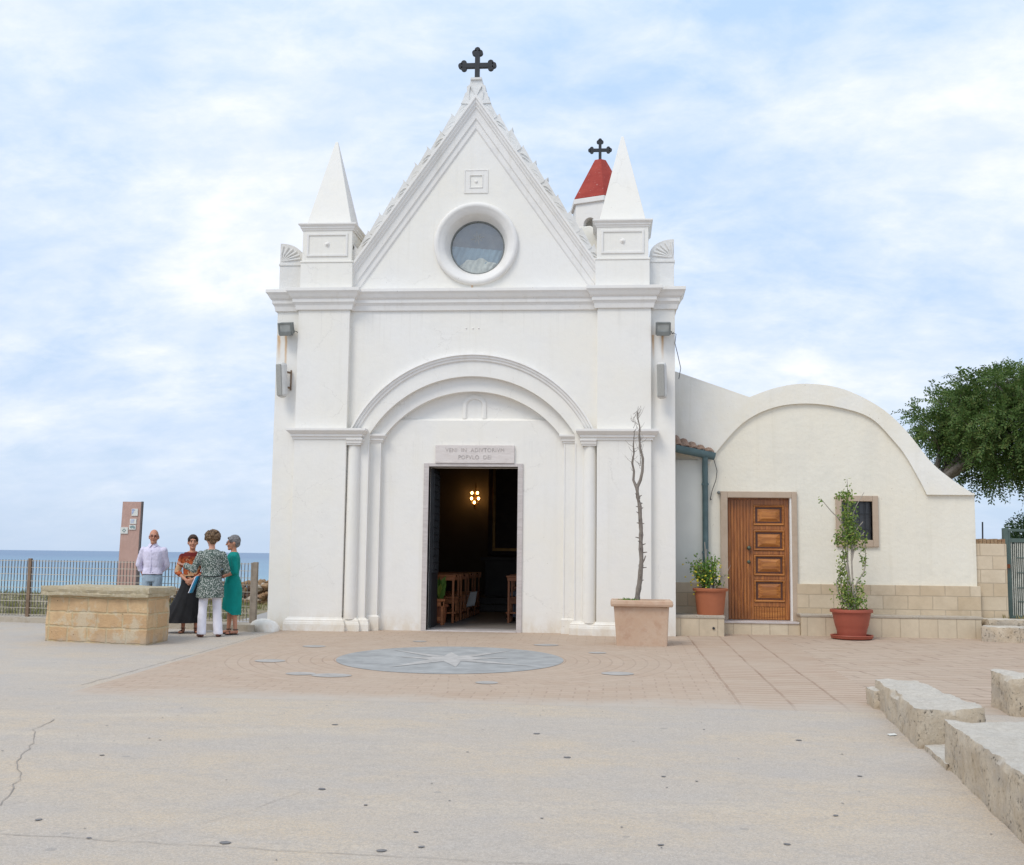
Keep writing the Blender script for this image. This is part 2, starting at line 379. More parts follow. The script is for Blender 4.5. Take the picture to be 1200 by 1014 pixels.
    nr = t.bump(t.math('SUBTRACT', t.math('MULTIPLY', t.noise(50, 4), .3), fac), .45, .008)
    return t.out(col, .87, nr, spec=.25)
m_brick = bricks()
m_inlay = simple('grey_inlay_stone', (.335,.335,.325), .85, .18, 4, .4)
m_star = simple('pale_star_stone', (.43,.41,.385), .85, .2, 6, .2)
m_crackm = simple('crack_line', (.30,.265,.23), .95)
m_gum = simple('dark_spot', (.19,.18,.175), .8)
def terrainmat():
    t = NT('dry_scrub'); x, y, z = t.sep()
    col = t.mix(t.rng(t.noise(.6, 8, .65), .4, .6), (.36,.29,.20), (.22,.21,.10))
    col = t.mix(t.math('MULTIPLY', t.rng(t.noise(5, 8, .75), .48, .6), .8), col, (.46,.40,.31))
    col = t.mix(t.math('MULTIPLY', t.rng(t.noise(2.3, 6, .7, vec=t.mp((1,1,1),(9,3,1))), .52, .66), .7), col, (.12,.15,.05))
    return t.out(col, .95, t.bump(t.noise(20, 8, .75), .8, .06), spec=.1)
m_terr = terrainmat()
m_path = simple('grey_path', (.40,.385,.37), .9, .08, 6, .2)
def seamat():
    t = NT('sea_water'); x, y, z = t.sep()
    n = t.math('MULTIPLY', t.math('SUBTRACT', t.noise(.012, 4, .6, vec=t.mp((.35,1,1))), .5), 260)
    d = t.math('ADD', y, n)
    col = t.mix(t.rng(d, 150, 520), (.24,.41,.44), (.15,.28,.38)); col = t.mix(t.rng(d, 450, 2200), col, (.09,.175,.30))
    col = t.mix(t.math('MULTIPLY', t.rng(t.noise(.02, 7, .7, vec=t.mp((.25,1,1))), .48, .62), .35), col, (.13,.30,.42))
    w = t.noise(.9, 6, .65, vec=t.mp((.4,1,1)))
    return t.out(col, .38, t.bump(w, .6, .35), spec=.25)
m_sea = seamat()
def woodmat(name, c1, c2, vertical=True, rough=.38, coat=.25):
    t = NT(name); sc_ = (14, 14, 1.0) if vertical else (1.0, 14, 14)
    g = t.noise(2.2, 6, .6, vec=t.mp(sc_), dist=.6)
    col = t.mix(t.rng(g, .34, .66), c1, c2)
    col = t.mix(t.math('MULTIPLY', t.rng(t.noise(1.6, 4), .45, .7), .45), col, tuple(q*.55 for q in c1))
    m = t.out(col, rough, t.bump(g, .2, .004), spec=.4); t.b.inputs['Coat Weight'].default_value = coat; t.b.inputs['Coat Roughness'].default_value = .25
    return m
m_wood = woodmat('varnished_door_wood', (.21,.064,.013), (.44,.160,.036))
m_woodh = woodmat('varnished_panel_wood', (.27,.085,.015), (.53,.21,.045), False)
m_wdark = woodmat('dark_groove_wood', (.07,.020,.008), (.10,.03,.01))
m_pew = woodmat('pew_wood', (.30,.095,.030), (.42,.15,.05), False, .45, .1)
m_iron = simple('black_iron', (.035,.037,.042), .5, .2, 6, .1)
m_dleaf = simple('dark_metal_leaf', (.030,.031,.034), .5, .2, 6, .1)
m_brass = simple('tarnished_brass', (.10,.12,.09), .4, .2, 8, .1, .6)
m_red = simple('red_painted_roof', (.40,.040,.028), .75, .22, 3.5, .3)
def redfix():
    t = NT('faded_red_tile'); col = t.mix(t.rng(t.noise(3, 5, .6), .35, .65), (.30,.042,.032), (.37,.062,.045))
    lines = t.rng(t.math('ABSOLUTE', t.math('SUBTRACT', t.math('FRACT', t.math('MULTIPLY', t.sep()[2], 6)), .5)), .0, .05, 1, 0)
    col = t.mix(t.math('MULTIPLY', lines, .35), col, (.2,.03,.02))
    col = t.mix(t.math('MULTIPLY', t.rng(t.noise(18, 4, .7), .64, .7), .6), col, (.6,.48,.42))
    return t.out(col, .8, t.bump(t.noise(30), .3, .01), spec=.25)
m_red = redfix()
m_terra = rockmat('aged_terracotta', (.53,.36,.25), (.58,.44,.33), (.46,.28,.19), .6, .08, .006)
m_plast = simple('orange_plastic_pot', (.40,.135,.065), .5, .06, 4, .03)
m_plast2 = simple('brick_red_plastic_pot', (.36,.095,.06), .5, .06, 4, .03)
m_soil = simple('dry_soil', (.10,.075,.05), .95, .3, 20, .6)
m_bark = rockmat('grey_bark', (.20,.17,.145), (.28,.245,.21), (.13,.11,.09), 3, .2, .01)
m_twig = simple('pale_twig', (.38,.34,.29), .8, .15, 12)
def leafmat(name, cs, rough=.5, tr=.25):
    t = NT(name); g = t.n('ShaderNodeNewGeometry')
    ri = g.outputs['Random Per Island']
    col = t.mix(t.rng(ri, 0, .6), cs[0], cs[1]); col = t.mix(t.rng(ri, .6, 1), col, cs[2])
    col = t.mix(t.math('MULTIPLY', t.rng(t.noise(.9, 3), .4, .65), .5), col, cs[1])
    m = t.out(col, rough, spec=.3)
    tl = t.n('ShaderNodeBsdfTranslucent'); t.lk(col, tl.inputs[0]); mx = t.n('ShaderNodeMixShader'); mx.inputs[0].default_value = tr
    o = t.t.nodes['Material Output']; t.lk(t.b.outputs[0], mx.inputs[1]); t.lk(tl.outputs[0], mx.inputs[2]); t.lk(mx.outputs[0], o.inputs['Surface'])
    return m
m_leaf_tree = leafmat('tree_leaves', ((.060,.120,.030), (.105,.175,.040), (.18,.20,.060)))
m_leaf_bush = leafmat('bush_leaves', ((.02,.05,.018), (.04,.08,.028), (.06,.10,.03)))
m_leaf_a = leafmat('potted_leaves', ((.08,.18,.035), (.16,.30,.055), (.33,.38,.06)))
m_leaf_b = leafmat('ficus_leaves', ((.09,.17,.03), (.19,.29,.06), (.36,.38,.09)))
m_yel = simple('yellow_blossom', (.65,.55,.05), .6)
m_dry = leafmat('dry_grass', ((.42,.34,.17), (.34,.27,.12), (.25,.24,.09)))
m_greengrass = leafmat('scrub_grass', ((.14,.16,.05), (.20,.20,.07), (.30,.26,.12)))
m_green = simple('green_grey_paint', (.095,.135,.12), .6, .15, 5)
m_gutter = simple('teal_painted_gutter', (.10,.155,.165), .55, .18, 5)
m_reed = simple('pale_reed', (.50,.50,.44), .8, .2, 9)
m_reedb = simple('dark_green_netting', (.10,.13,.12), .9, .2, 9)
m_galv = simple('rusty_galvanised_bar', (.37,.33,.28), .6, .2, 3)
m_fpost = simple('brown_rusty_post', (.22,.15,.10), .7, .3, 5)
m_postw = simple('weathered_grey_post', (.30,.25,.20), .85, .18, 9)
m_tile = rockmat('clay_roof_tile', (.31,.18,.125), (.41,.30,.23), (.22,.145,.11), 2, .1, .01)
m_marble = simple('veined_marble', (.58,.53,.50), .5, .08, 4, .05)
def marble():
    t = NT('pinkish_marble'); n = t.noise(5, 8, .7, dist=1.5, vec=t.mp((.6,1,2.5)))
    col = t.mix(t.rng(n, .35, .65), (.60,.55,.525), (.47,.42,.395)); return t.out(col, .45, t.bump(t.noise(40), .08, .003), spec=.4)
m_marble = marble()
def marble2():
    t = NT('pale_tablet_marble'); n = t.noise(6, 8, .7, dist=1.5, vec=t.mp((.6,1,2.5))); col = t.mix(t.rng(n, .35, .65), (.70,.645,.61), (.60,.54,.505)); return t.out(col, .5, t.bump(t.noise(40), .08, .003), spec=.35)
m_marble2 = marble2()
m_letter = simple('worn_grey_letters', (.45,.41,.385), .8, .3, 7)
m_flood = simple('grey_lamp_housing', (.20,.21,.20), .55, .2, 9)
m_spk = simple('white_speaker_shell', (.60,.59,.56), .55, .08, 6)
m_grille = simple('grey_speaker_mesh', (.34,.335,.31), .7, .2, 120, .4)
def glassy(name, c, rough=.12, ior=1.6):
    t = NT(name); col = t.mix(t.rng(t.noise(2.2, 4, .6), .35, .65), c, tuple(q*1.8 for q in c))
    return t.out(col, rough, t.bump(t.noise(2.5, 2), .12, .05), spec=.9)
def rosemat():
    t = NT('rose_window_glass'); o = t.t.nodes['Material Output']; tr = t.n('ShaderNodeBsdfTransparent'); tr.inputs[0].default_value = (.80,.83,.84,1); gl = t.n('ShaderNodeBsdfGlossy'); gl.inputs['Roughness'].default_value = .07
    nr = t.bump(t.noise(2.5, 2), .12, .05); t.lk(nr, gl.inputs['Normal']); mx = t.n('ShaderNodeMixShader'); mx.inputs[0].default_value = .22; t.lk(tr.outputs[0], mx.inputs[1]); t.lk(gl.outputs[0], mx.inputs[2]); t.lk(mx.outputs[0], o.inputs['Surface']); return t.m
m_glass = rosemat(); m_refl_grey = simple('grey_reflection_tone', (.30,.30,.31), .9, .15, 5, .3, bs=12); m_refl_blue = simple('blue_grey_reflection_tone', (.38,.50,.57), .8, .15, 6); m_refl_pale = simple('pale_reflection_tone', (.80,.79,.70), .95, .15, 12, .8, bs=30)  # three tones imitate the reflection in the round pane
m_lampglass = glassy('lamp_glass', (.22,.23,.22), .1)
m_dark = glassy('dark_window_pane', (.018,.018,.020), .35)
m_slate = simple('stele_side', (.15,.13,.13), .7)
def stelemat():
    t = NT('pink_painted_stele'); x, y, z = t.sep()
    col = t.mix(t.rng(t.noise(3, 6), .35, .65), (.52,.33,.27), (.56,.37,.31))
    rows = t.math('LESS_THAN', t.math('FRACT', t.math('MULTIPLY', z, 60)), .5)
    msk = t.math('MULTIPLY', rows, t.rng(t.noise(7, 4, .7, vec=t.mp((3,1,1.5))), .44, .52)); msk = t.math('MULTIPLY', msk, t.rng(z, 1.2, 1.6, .08, .42))
    col = t.mix(msk, col, (.30,.20,.17)); return t.out(col, .6, spec=.3)
m_stele = stelemat()
m_paper = simple('white_sticker', (.72,.72,.68), .6, .06, 9, 0)
m_ink = simple('grey_print', (.22,.30,.30), .7, .3, 30, 0)
m_inkb = simple('blue_print', (.45,.52,.72), .7, .3, 20, 0)
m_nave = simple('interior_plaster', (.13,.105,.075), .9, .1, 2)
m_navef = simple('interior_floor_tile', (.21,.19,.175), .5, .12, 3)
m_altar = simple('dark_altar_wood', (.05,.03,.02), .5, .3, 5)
m_gilt = simple('gilt_frame', (.20,.11,.035), .35, .2, 9, .2, .7)
m_altst = simple('altar_stone', (.12,.11,.10), .7, .1, 3)
m_bulb = NT('lit_bulb').out((1,.8,.5), .5, Emission_Color=(1,.52,.16), Emission_Strength=14)
m_cloth_w = simple('pale_cloth', (.55,.54,.52), .9, .05, 5)
# ------------------------------------------------------------------ ground
SL = .02
def gz(x, y): return SL*y
mb = MB()
N1, N2 = 40, 40
mb.add([(-30, -26, -26*SL), (30, -26, -26*SL), (30, 1.1, 1.1*SL), (-30, 1.1, 1.1*SL)], [(0,1,2,3)])
plaza = tag(mb.build('plaza', m_conc), kind='structure')
mb = MB()
mb.add([(-3.28,-8,-8*SL+.0006),(14,-7.85,-7.85*SL+.0006),(14,-7.5,-7.5*SL+.004),(-3.20,-7.6,-7.6*SL+.004),(14,.9,.9*SL+.004),(-3.20,.9,.9*SL+.004),(-3.28,.9,.9*SL+.0006)], [(0,1,2,3),(3,2,4,5),(0,3,5,6)])
mb.mi = 1
n = 72; mb.add([(CC[0]+1.52*cos(2*pi*k/n), CC[1]+1.64*sin(2*pi*k/n), SL*(CC[1]+1.64*sin(2*pi*k/n))+.008) for k in range(n)], [tuple(range(n))])
mb.mi = 3
for (x, y, a, b) in [(-.78,-5.5,.12,.10),(2.42,-5.3,.20,.17),(-.95,-6.05,.24,.17),(.93,-6.4,.13,.12),(1.36,-1.9,.19,.15),(-.62,-1.7,.11,.10),(-2.1,-4.7,.20,.17),(-2.02,-2.75,.17,.15),(-1.35,-5.95,.18,.14),(2.15,-2.9,.13,.11)][1:]:
    mb.add([(x+a*cos(2*pi*k/24), y+b*sin(2*pi*k/24), SL*(y+b*sin(2*pi*k/24))+.009) for k in range(24)], [tuple(range(24))])
mb.mi = 2
def P2(px): return px
# eight-pointed star, long rays along four directions, split off-centre like the inlay
sc8 = []
tips = [(-.98,.98,0),(-.72,.10,0),(-.62,-1.12,0),(.20,-.95,0),(1.20,-.72,0),(.78,.22,0),(.72,1.15,0),(-.10,.80,0)]
star = []
for i, (tx, ty, _) in enumerate(tips):
    nx_, ny_, _ = tips[(i+1) % 8]
    star.append((tx, ty)); a = V((tx, ty)).normalized() + V((nx_, ny_)).normalized(); a.normalize(); star.append((a.x*.30, a.y*.34))
mb.add([(CC[0]+x, CC[1]+y, SL*(CC[1]+y)+.012) for x, y in star] + [(CC[0], CC[1], SL*CC[1]+.012)], [(i, (i+1) % 16, 16) for i in range(16)])
mb.mi = 0
tag(mb.build('brick_paving', [m_brick, m_inlay, m_star, simple('worn_grey_cobble', (.40,.375,.345), .85, .16, 6, .4)], recalc=False), kind='structure')
# cracks and stains
def ribbon(mb, pts, w, seed, dz=.005):
    rr = random.Random(seed); out = []
    for i in range(len(pts)-1):
        a, b = V(pts[i]), V(pts[i+1]); k = max(2, int((b-a).length/.12))
        for j in range(k): out.append(a.lerp(b, j/k) + V((rr.uniform(-.016,.016), rr.uniform(-.016,.016))))
    out.append(V(pts[-1])); vs = []; fs = []
    for i, p in enumerate(out):
        d = (out[min(i+1, len(out)-1)] - out[max(i-1, 0)]).normalized(); q = V((d.y, -d.x))*w*rr.uniform(.3, 1)/2
        for s_ in (-1, 1):
            v = p + q*s_; vs.append((v.x, v.y, gz(v.x, v.y)+dz))
    fs = [(2*i, 2*i+1, 2*i+3, 2*i+2) for i in range(len(out)-1)]
    mb.add(vs, fs)
mb = MB()
ribbon(mb, [(-2.62,-9.5),(-2.55,-10.0),(-2.25,-10.6),(-2.0,-11.3),(-1.72,-11.8),(-1.42,-12.6)], .009, 1)
ribbon(mb, [(-2.2,-13.05),(-1.2,-13.2),(-.2,-13.3),(1.0,-13.4),(2.2,-13.45)], .006, 2)
ribbon(mb, [(-3.42,-7.3),(-3.4,-5.8),(-3.36,-3.6),(-3.32,-1.2)], .012, 3)
ribbon(mb, [(-.4,-13.3),(-.1,-12.9),(.15,-12.5),(.3,-12.0)], .003, 5)
mb.mi = 1
rr = random.Random(12)
def spot(mb, x, y, a, b, rot):
    k = 14; mb.add([(lambda u, v: (x+u*cos(rot)-v*sin(rot), y+u*sin(rot)+v*cos(rot), gz(0, y+u*sin(rot)+v*cos(rot))+.0045))(a*cos(2*pi*i/k)*rr.uniform(.8,1.15), b*sin(2*pi*i/k)*rr.uniform(.8,1.15)) for i in range(k)], [tuple(range(k))])
for (x, y, a) in [(-1.02,-12.9,.025),(.22,-13.25,.035),(-.55,-13.25,.018),(1.1,-13.3,.03),(1.3,-13.2,.02),(-1.55,-12.65,.02),(.42,-11.9,.03),(1.22,-12.9,.018),(2.6,-13.0,.02),(3.3,-12.9,.022),(2.0,-10.6,.03),(1.7,-9.6,.03),(2.7,-11.2,.02),(3.7,-12.2,.02),(-.1,-9.4,.03),(-1.5,-11.0,.02),(.8,-12.3,.016),(4.1,-11.0,.02),(3.9,-9.6,.03)]:
    spot(mb, x, y, a, a*.8, rr.uniform(0, 3))
for i in range(60): spot(mb, rr.uniform(-4.5, 4.6), rr.uniform(-13.6, -8.3), rr.uniform(.004,.013), rr.uniform(.004,.012), rr.uniform(0, 3))
mb.mi = 0
tag(mb.build('plaza_crack', [m_crackm, m_gum], recalc=False), kind='structure')
# terrain beyond the fence, sea
def tz(x, y):
    z = -.07 + .05*noise.noise((x*.35, y*.35, 1)) + .03*noise.noise((x*1.4, y*1.4, 4))
    if y > 12: z -= (max(0, y-16 - 2*noise.noise((x*.12, 3, 7)))**1.5)*.10
    return max(z, -9)
mb = MB(); xs = [-70+i*1.0 for i in range(141)]; ys = [.9+i*.45 for i in range(90)]
vs = [(x, y, tz(x, y) if y > 1.0 else .0) for y in ys for x in xs]; nx = len(xs)
mb.add(vs, [(j*nx+i, j*nx+i+1, (j+1)*nx+i+1, (j+1)*nx+i) for j in range(len(ys)-1) for i in range(nx-1)])
tag(mb.build('coastal_ground', m_terr, smooth=180, recalc=False), kind='structure')
mb = MB(); ys = [25, 60, 150, 400, 1200, 4000, 19000]
vs = []
for y in ys:
    for x in (-1, -.5, 0, .5, 1): vs.append((x*max(200, y*1.6), y, -9.2))
mb.add(vs, [(j*5+i, j*5+i+1, (j+1)*5+i+1, (j+1)*5+i) for j in range(len(ys)-1) for i in range(4)])
tag(mb.build('sea', m_sea, recalc=False), kind='structure')
mb = MB()
vs = []
for i in range(13):
    y = 1.2 + i*.75; xc = -4.1 - .05*i**1.25
    vs += [(xc-.75, y, tz(xc-.75, y)+.06), (xc+.8, y, tz(xc+.8, y)+.06)]
mb.add(vs, [(2*i, 2*i+1, 2*i+3, 2*i+2) for i in range(12)])
tag(mb.build('path', m_path, recalc=False), kind='structure')
# raised earth right of the chapel annex
mb = MB(); xs = [8.6+i*.3 for i in range(24)]; ys = [.72+i*.3 for i in range(16)]
vs = [(x, y, (.33+.04*noise.noise((x, y, 2)) if j > 0 else .06)) for j, y in enumerate(ys) for x in xs]; nx = len(xs)
mb.add(vs, [(j*nx+i, j*nx+i+1, (j+1)*nx+i+1, (j+1)*nx+i) for j in range(len(ys)-1) for i in range(nx-1)])
tag(mb.build('earth_bank', m_terr, smooth=180, recalc=False), kind='structure')
def grass(name, pts, h, mat, label, seed=1):
    r2 = random.Random(seed); mb = MB()
    for (x, y, z, k, sp) in pts:
        for i in range(k):
            a = r2.uniform(0, 2*pi); q = r2.gauss(0, sp); px, py = x+q*cos(a), y+q*sin(a)
            hh = h*r2.uniform(.4, 1.1); l = r2.uniform(-.5,.5)*hh; m_ = r2.uniform(-.5,.5)*hh; w = .006+.006*r2.random()
            mb.add([(px-w,py,z),(px+w,py,z),(px+l,py+m_,z+hh)], [(0,1,2)])
    o = mb.build(name, mat, recalc=False); tag(o, label, 'grass', kind='stuff'); return o
rr = random.Random(3)
grass('dry_grass', [(rr.uniform(8.75,11.5), rr.uniform(.95,1.5), .33, 26, .07) for i in range(34)], .10, m_dry, 'dry straw grass growing at the foot of the green gate')
pts = []
for i in range(520):
    x = rr.uniform(-17, -3.7); y = rr.uniform(1.2, 17)
    if -5.4 < x < -3.3 and y < 9: continue
    pts.append((x, y, tz(x, y), 22, .16))
grass('scrub_grass', pts, .17, m_greengrass, 'patchy green and straw scrub beyond the wire mesh fence', 5)
# ------------------------------------------------------------------ church
A = -.07
ch = thing('church', (A, 4, 0), 'white gabled church with pinnacles, round window and open doorway', 'church')
def arc(hw, top, spring, n=48, cx=A):
    rise = top-spring; r = (hw*hw+rise*rise)/(2*rise); cz = top-r; a0 = math.acos(hw/r) if cz <= spring else -math.acos(hw/r)
    a0 = math.asin((spring-cz)/r)
    return [(cx + r*cos(pi-a0-(pi-2*a0)*i/n), cz + r*sin(pi-a0-(pi-2*a0)*i/n)) for i in range(n+1)]
SP = 3.40
arcO = arc(2.13, 4.81, SP+.06); arcM = arc(1.79, 4.415, SP); arcI = arc(1.56, 4.165, SP-.04)
def circ(cx, cz, r, n=56): return [(cx+r*cos(2*pi*k/n), cz+r*sin(2*pi*k/n)) for k in range(n)]
WC = (A+.03, 6.77)
# facade: main plane with arched recess, gable above
mb = MB()
outer = [(A-3.5,-.1), (A-1.79,-.1)] + arcM + [(A+1.79,-.1), (A+3.5,-.1), (A+3.5,5.94), (A+2.465,5.94), (A+.0,9.44), (A-2.465,5.94), (A-3.5,5.94)]
mb.plate(outer, [circ(*WC, .62)], 0, .55)
wall = mb.build('facade_wall', m_white, ch)
mb = MB()
mb.plate([(A-1.95,-.1), (A-1.60,-.1), (A-1.60, 3.30)] + arcI[0:] + [(A+1.60, 3.30), (A+1.60,-.1), (A+1.95,-.1), (A+1.95,4.6), (A-1.95,4.6)], [], .12, .50)
mb.build('inner_arch_order', m_white, ch)
# door wall, set back; lunette above a sloping ledge
mb = MB(); DX0, DX1, DT = A-.76, A+.80, 2.85
mb.plate([(A-1.8,-.1),(DX0,-.1),(DX0,DT),(DX1,DT),(DX1,-.1),(A+1.8,-.1),(A+1.8,3.66),(A-1.8,3.66)], [], .22, .62)
mb.build('door_wall', m_white, ch)
mb = MB(); mb.plate([(A-1.8,3.66),(A+1.8,3.66),(A+1.8,4.6),(A-1.8,4.6)], [], .29, .60)
mb.add([(A-1.8,.22,3.66),(A+1.8,.22,3.66),(A+1.8,.295,3.71),(A-1.8,.295,3.71)], [(0,1,2,3)])
lun = mb.build('lunette', m_white, ch)
mb = MB(); fnf = lambda y: (lambda u, v, w: (u, y-w, v))
na = [(A+.015-.21, 3.70), (A+.015-.21, 3.93)] + [(A+.015+.21*cos(pi-pi*i/14), 3.93+.19*sin(pi-pi*i/14)) for i in range(1, 14)] + [(A+.015+.21,3.93),(A+.015+.21,3.70)]
mb.sweep(na, [(0,0),(0,.02),(.02,.03),(.055,.03),(.075,.015),(.075,0)], fnf(.29)); mb.build('niche_relief', m_white, lun, smooth=30)
# moulded archivolt
mb = MB(); mb.sweep(arcO, [(0,0),(0,.075),(.03,.085),(.045,.06),(.075,.055),(.085,.035),(.12,.03),(.13,.012),(.14,0)], fnf(0)); mb.build('archivolt', m_trim, ch, smooth=35)
# pilasters
for sx in (-1, 1):
    x0, x1 = sorted((A+sx*2.17, A+sx*3.09)); mb = MB(); mb.box(x0, x1, -.12, .02, -.1, 5.6)
    mb.build('pilaster', m_white, ch, bevel=.006)
    cx = A+sx*2.05; mb = MB()
    mb.tube([(cx,-.005,.2),(cx,-.005,1.6),(cx,-.005,3.22)], [.118,.116,.106], 28); mb.build('half_column', m_white, ch, smooth=40)
mb = MB()
for sx in (-1, 1):
    for a_, b_, y_ in ((1.60,1.625,.112),(1.79,1.815,-.008)):
        mb = MB(); xa, xb = sorted((A+sx*a_, A+sx*b_)); mb.box(xa, xb, y_, y_+.02, .2, 3.25); mb.build('edge_bead', m_trim, ch, bevel=.003)
# mouldings in plan
fnp = lambda u, v, w: (u, v, w)
def plan_mould(name, path, prof, mat, smooth=None):
    mb = MB(); mb.sweep(path, prof, fnp); return mb.build(name, mat, ch, smooth=smooth, bevel=.004)
ent = [(0,5.575),(.035,5.575),(.04,5.60),(.05,5.66),(.075,5.70),(.085,5.705),(.085,5.77),(.10,5.775),(.12,5.80),(.15,5.855),(.175,5.885),(.18,5.89),(.18,5.945),(0,5.965)]
plan_mould('entablature', [(A-3.5,.6),(A-3.5,0),(A-3.10,0),(A-3.10,-.12),(A-2.16,-.12),(A-2.16,0),(A+2.16,0),(A+2.16,-.12),(A+3.10,-.12),(A+3.10,0),(A+3.5,0),(A+3.5,.6)], ent, m_trim)
capp = [(0,3.29),(.02,3.29),(.025,3.33),(.05,3.34),(.05,3.375),(.07,3.39),(.11,3.43),(.115,3.435),(.115,3.475),(0,3.485)]
capc = [(0,3.19),(.015,3.19),(.02,3.22),(.035,3.225),(.035,3.25),(.055,3.28),(.055,3.31),(0,3.31)]
capj = [(0,3.255),(.015,3.255),(.02,3.285),(.04,3.295),(.04,3.325),(.075,3.365),(.08,3.37),(.08,3.405),(0,3.415)]
basep = [(0,-.1),(.07,-.1),(.07,.115),(.065,.125),(.06,.15),(.05,.165),(.05,.185),(.02,.205),(.012,.225),(0,.23)]
def mir(path, sx):
    q = [(A+sx*x, y) for x, y in path]
    return q if sx > 0 else q[::-1]
for sx in (-1, 1):
    # listed for the right half from inside to outside
    plan_mould('capital', mir([(1.93,.3),(1.93,-.12),(3.10,-.12),(3.10,.0)], sx), capp, m_trim)
    plan_mould('column_capital', mir([(1.935,.2),(1.935,-.115),(2.165,-.115)], sx), capc, m_trim)
    plan_mould('jamb_capital', mir([(1.60,.3),(1.60,.12),(1.93,.12)], sx), capj, m_trim)
    plan_mould('plinth', mir([(1.78,.22),(1.78,.0),(1.93,.0),(1.93,-.06),(2.17,-.06),(2.17,-.125),(3.10,-.125),(3.10,.0)], sx), basep, m_white)
    plan_mould('jamb_plinth', mir([(1.60,.3),(1.60,.12),(1.8,.12)], sx), [(0,-.1),(.03,-.1),(.03,.24),(.015,.26),(0,.27)], m_white)
# raking pediment mouldings and crest
mb = MB(); sl = atan2(9.46-6.0, 2.435)
rk = [(A-2.435,6.0),(A,9.46),(A+2.435,6.0)]
mb.sweep(rk, [(0,-.3),(0,.15),(.035,.15),(.05,.125),(.075,.12),(.10,.09),(.12,.085),(.135,.06),(.235,.055),(.25,.03),(.33,.025),(.355,0),(.355,-.3)], fnf(0))
mb.build('raking_cornice', m_trim, ch, bevel=.003)
for sx in (-1, 1):
    u = V((sx*cos(sl), -sin(sl))); nrm = V((sx*sin(sl), cos(sl))); L = V((2.435, 3.46)).length; k = 11; st = (L-.20)/k
    for i in range(k):
        s0 = .20 + i*st; rr_ = random.Random(i*7+sx)
        p0 = V((A, 9.46)) + u*s0 + nrm*.0
        def q(a, b): return tuple(p0 + u*a + nrm*b)
        hh = .125+rr_.uniform(-.012,.012)
        poly = [q(-.02,-.02), q(-.035,hh*.55), q(-.045,hh+.01), q(-.055+rr_.uniform(-.01,.01), hh+rr_.uniform(.035,.07)), q(-.015,hh+.018), q(.10,hh+.006), q(.22,hh-.008), q(st-.05,hh-.02), q(st-.02,hh*.6), q(st-.03,-.02)]
        if sx < 0: poly = poly[::-1]
        mb = MB(); mb.plate(poly, [], -.075+rr_.uniform(-.012,.012), .16)
        vein = [q(.01,.02), q(.06,hh*.6), q(.16,hh-.05)]
        for v_ in ([q(.03,.03), q(.08,hh*.55), q(.2,hh*.75)], [q(.1,.02), q(.16,hh*.4), q(.26,hh*.55)]):
            mb.tube([(a, -.078, b) for a, b in v_], [.006,.010,.004], 6)
        mb.build('crocket', m_crest, ch, bevel=.012)
mb = MB()
mb.plate([(A-.02,9.42),(A-.115,9.30),(A-.27,9.31),(A-.225,9.40),(A-.20,9.50),(A-.165,9.52),(A-.17,9.62),(A-.115,9.66),(A-.10,9.76),(A+.10,9.76),(A+.115,9.66),(A+.165,9.63),(A+.17,9.52),(A+.20,9.50),(A+.225,9.40),(A+.27,9.31),(A+.115,9.30),(A+.02,9.42)], [], -.10, .16)
for s_ in (-1, 1):
    mb.tube([(A+s_*.02,-.105,9.47),(A+s_*.10,-.115,9.62),(A+s_*.13,-.105,9.50),(A+s_*.12,-.105,9.38)], [.008,.016,.014,.008], 7)
mb.box(A-.10, A+.10, -.13, .17, 9.735, 9.775)
mb.build('gable_finial', m_crest, ch, bevel=.012)
def cross(mb, cx, y, z0, h, half, t, b):
    """botonny cross: foot at z0, height h, arm half-length, bar width t, trefoil radius b"""
    za = z0 + h*.50; 
    mb.box(cx-t/2, cx+t/2, y-t/2, y+t/2, z0, z0+h-b*1.4); mb.box(cx-half+b*1.4, cx+half-b*1.4, y-t*.47, y+t*.47, za-t/2, za+t/2)
    for ex, ez, dx, dz in ((cx, z0+h, 0, 1), (cx-half, za, -1, 0), (cx+half, za, 1, 0)):
        c0 = (ex-dx*b, ez-dz*b)
        for ax, az in ((c0[0], c0[1]), (c0[0]-dx*b*.95+dz*b*.85, c0[1]-dz*b*.95+dx*b*.85), (c0[0]-dx*b*.95-dz*b*.85, c0[1]-dz*b*.95-dx*b*.85)):
            n_ = 18; pts = [(ax+b*cos(2*pi*k/n_), az+b*sin(2*pi*k/n_)) for k in range(n_)]
            mb.plate(pts, [], y-t*.45, y+t*.45)
mb = MB(); cross(mb, A, .04, 9.72, .68, .345, .085, .053); mb.build('gable_cross', m_iron, ch, bevel=.006)
# round window
mb = MB()
def ringsolid(mb, cx, cz, prof, n=64):   # prof (r, y) closed loop
    m = len(prof); vs = [(cx+r*cos(2*pi*k/n), y, cz+r*sin(2*pi*k/n)) for k in range(n) for r, y in prof]
    mb.add(vs, [(k*m+i, ((k+1)%n)*m+i, ((k+1)%n)*m+(i+1)%m, k*m+(i+1)%m) for k in range(n) for i in range(m)])
ringsolid(mb, *WC, [(.745,.01),(.745,-.05),(.725,-.075),(.69,-.085),(.655,-.07),(.64,-.05),(.62,-.045),(.60,-.02),(.57,.0),(.555,.03),(.53,.10),(.49,.22),(.475,.30),(.64,.30)])
rw = mb.build('round_window', m_trim, ch, smooth=40)
mb = MB(); n = 48
mb.add([(WC[0]+.485*cos(2*pi*k/n), .27, WC[1]+.485*sin(2*pi*k/n)) for k in range(n)], [tuple(range(n))])
pn = mb.build('pane', m_glass, rw, recalc=False)
mb = MB(); mb.add([(WC[0]+.60*cos(2*pi*k/n), .40, WC[1]+.60*sin(2*pi*k/n)) for k in range(n)], [tuple(range(n))]); mb.build('reflection_grey', m_refl_grey, rw, recalc=False)  # added disc: dark upper part of the pane's reflection
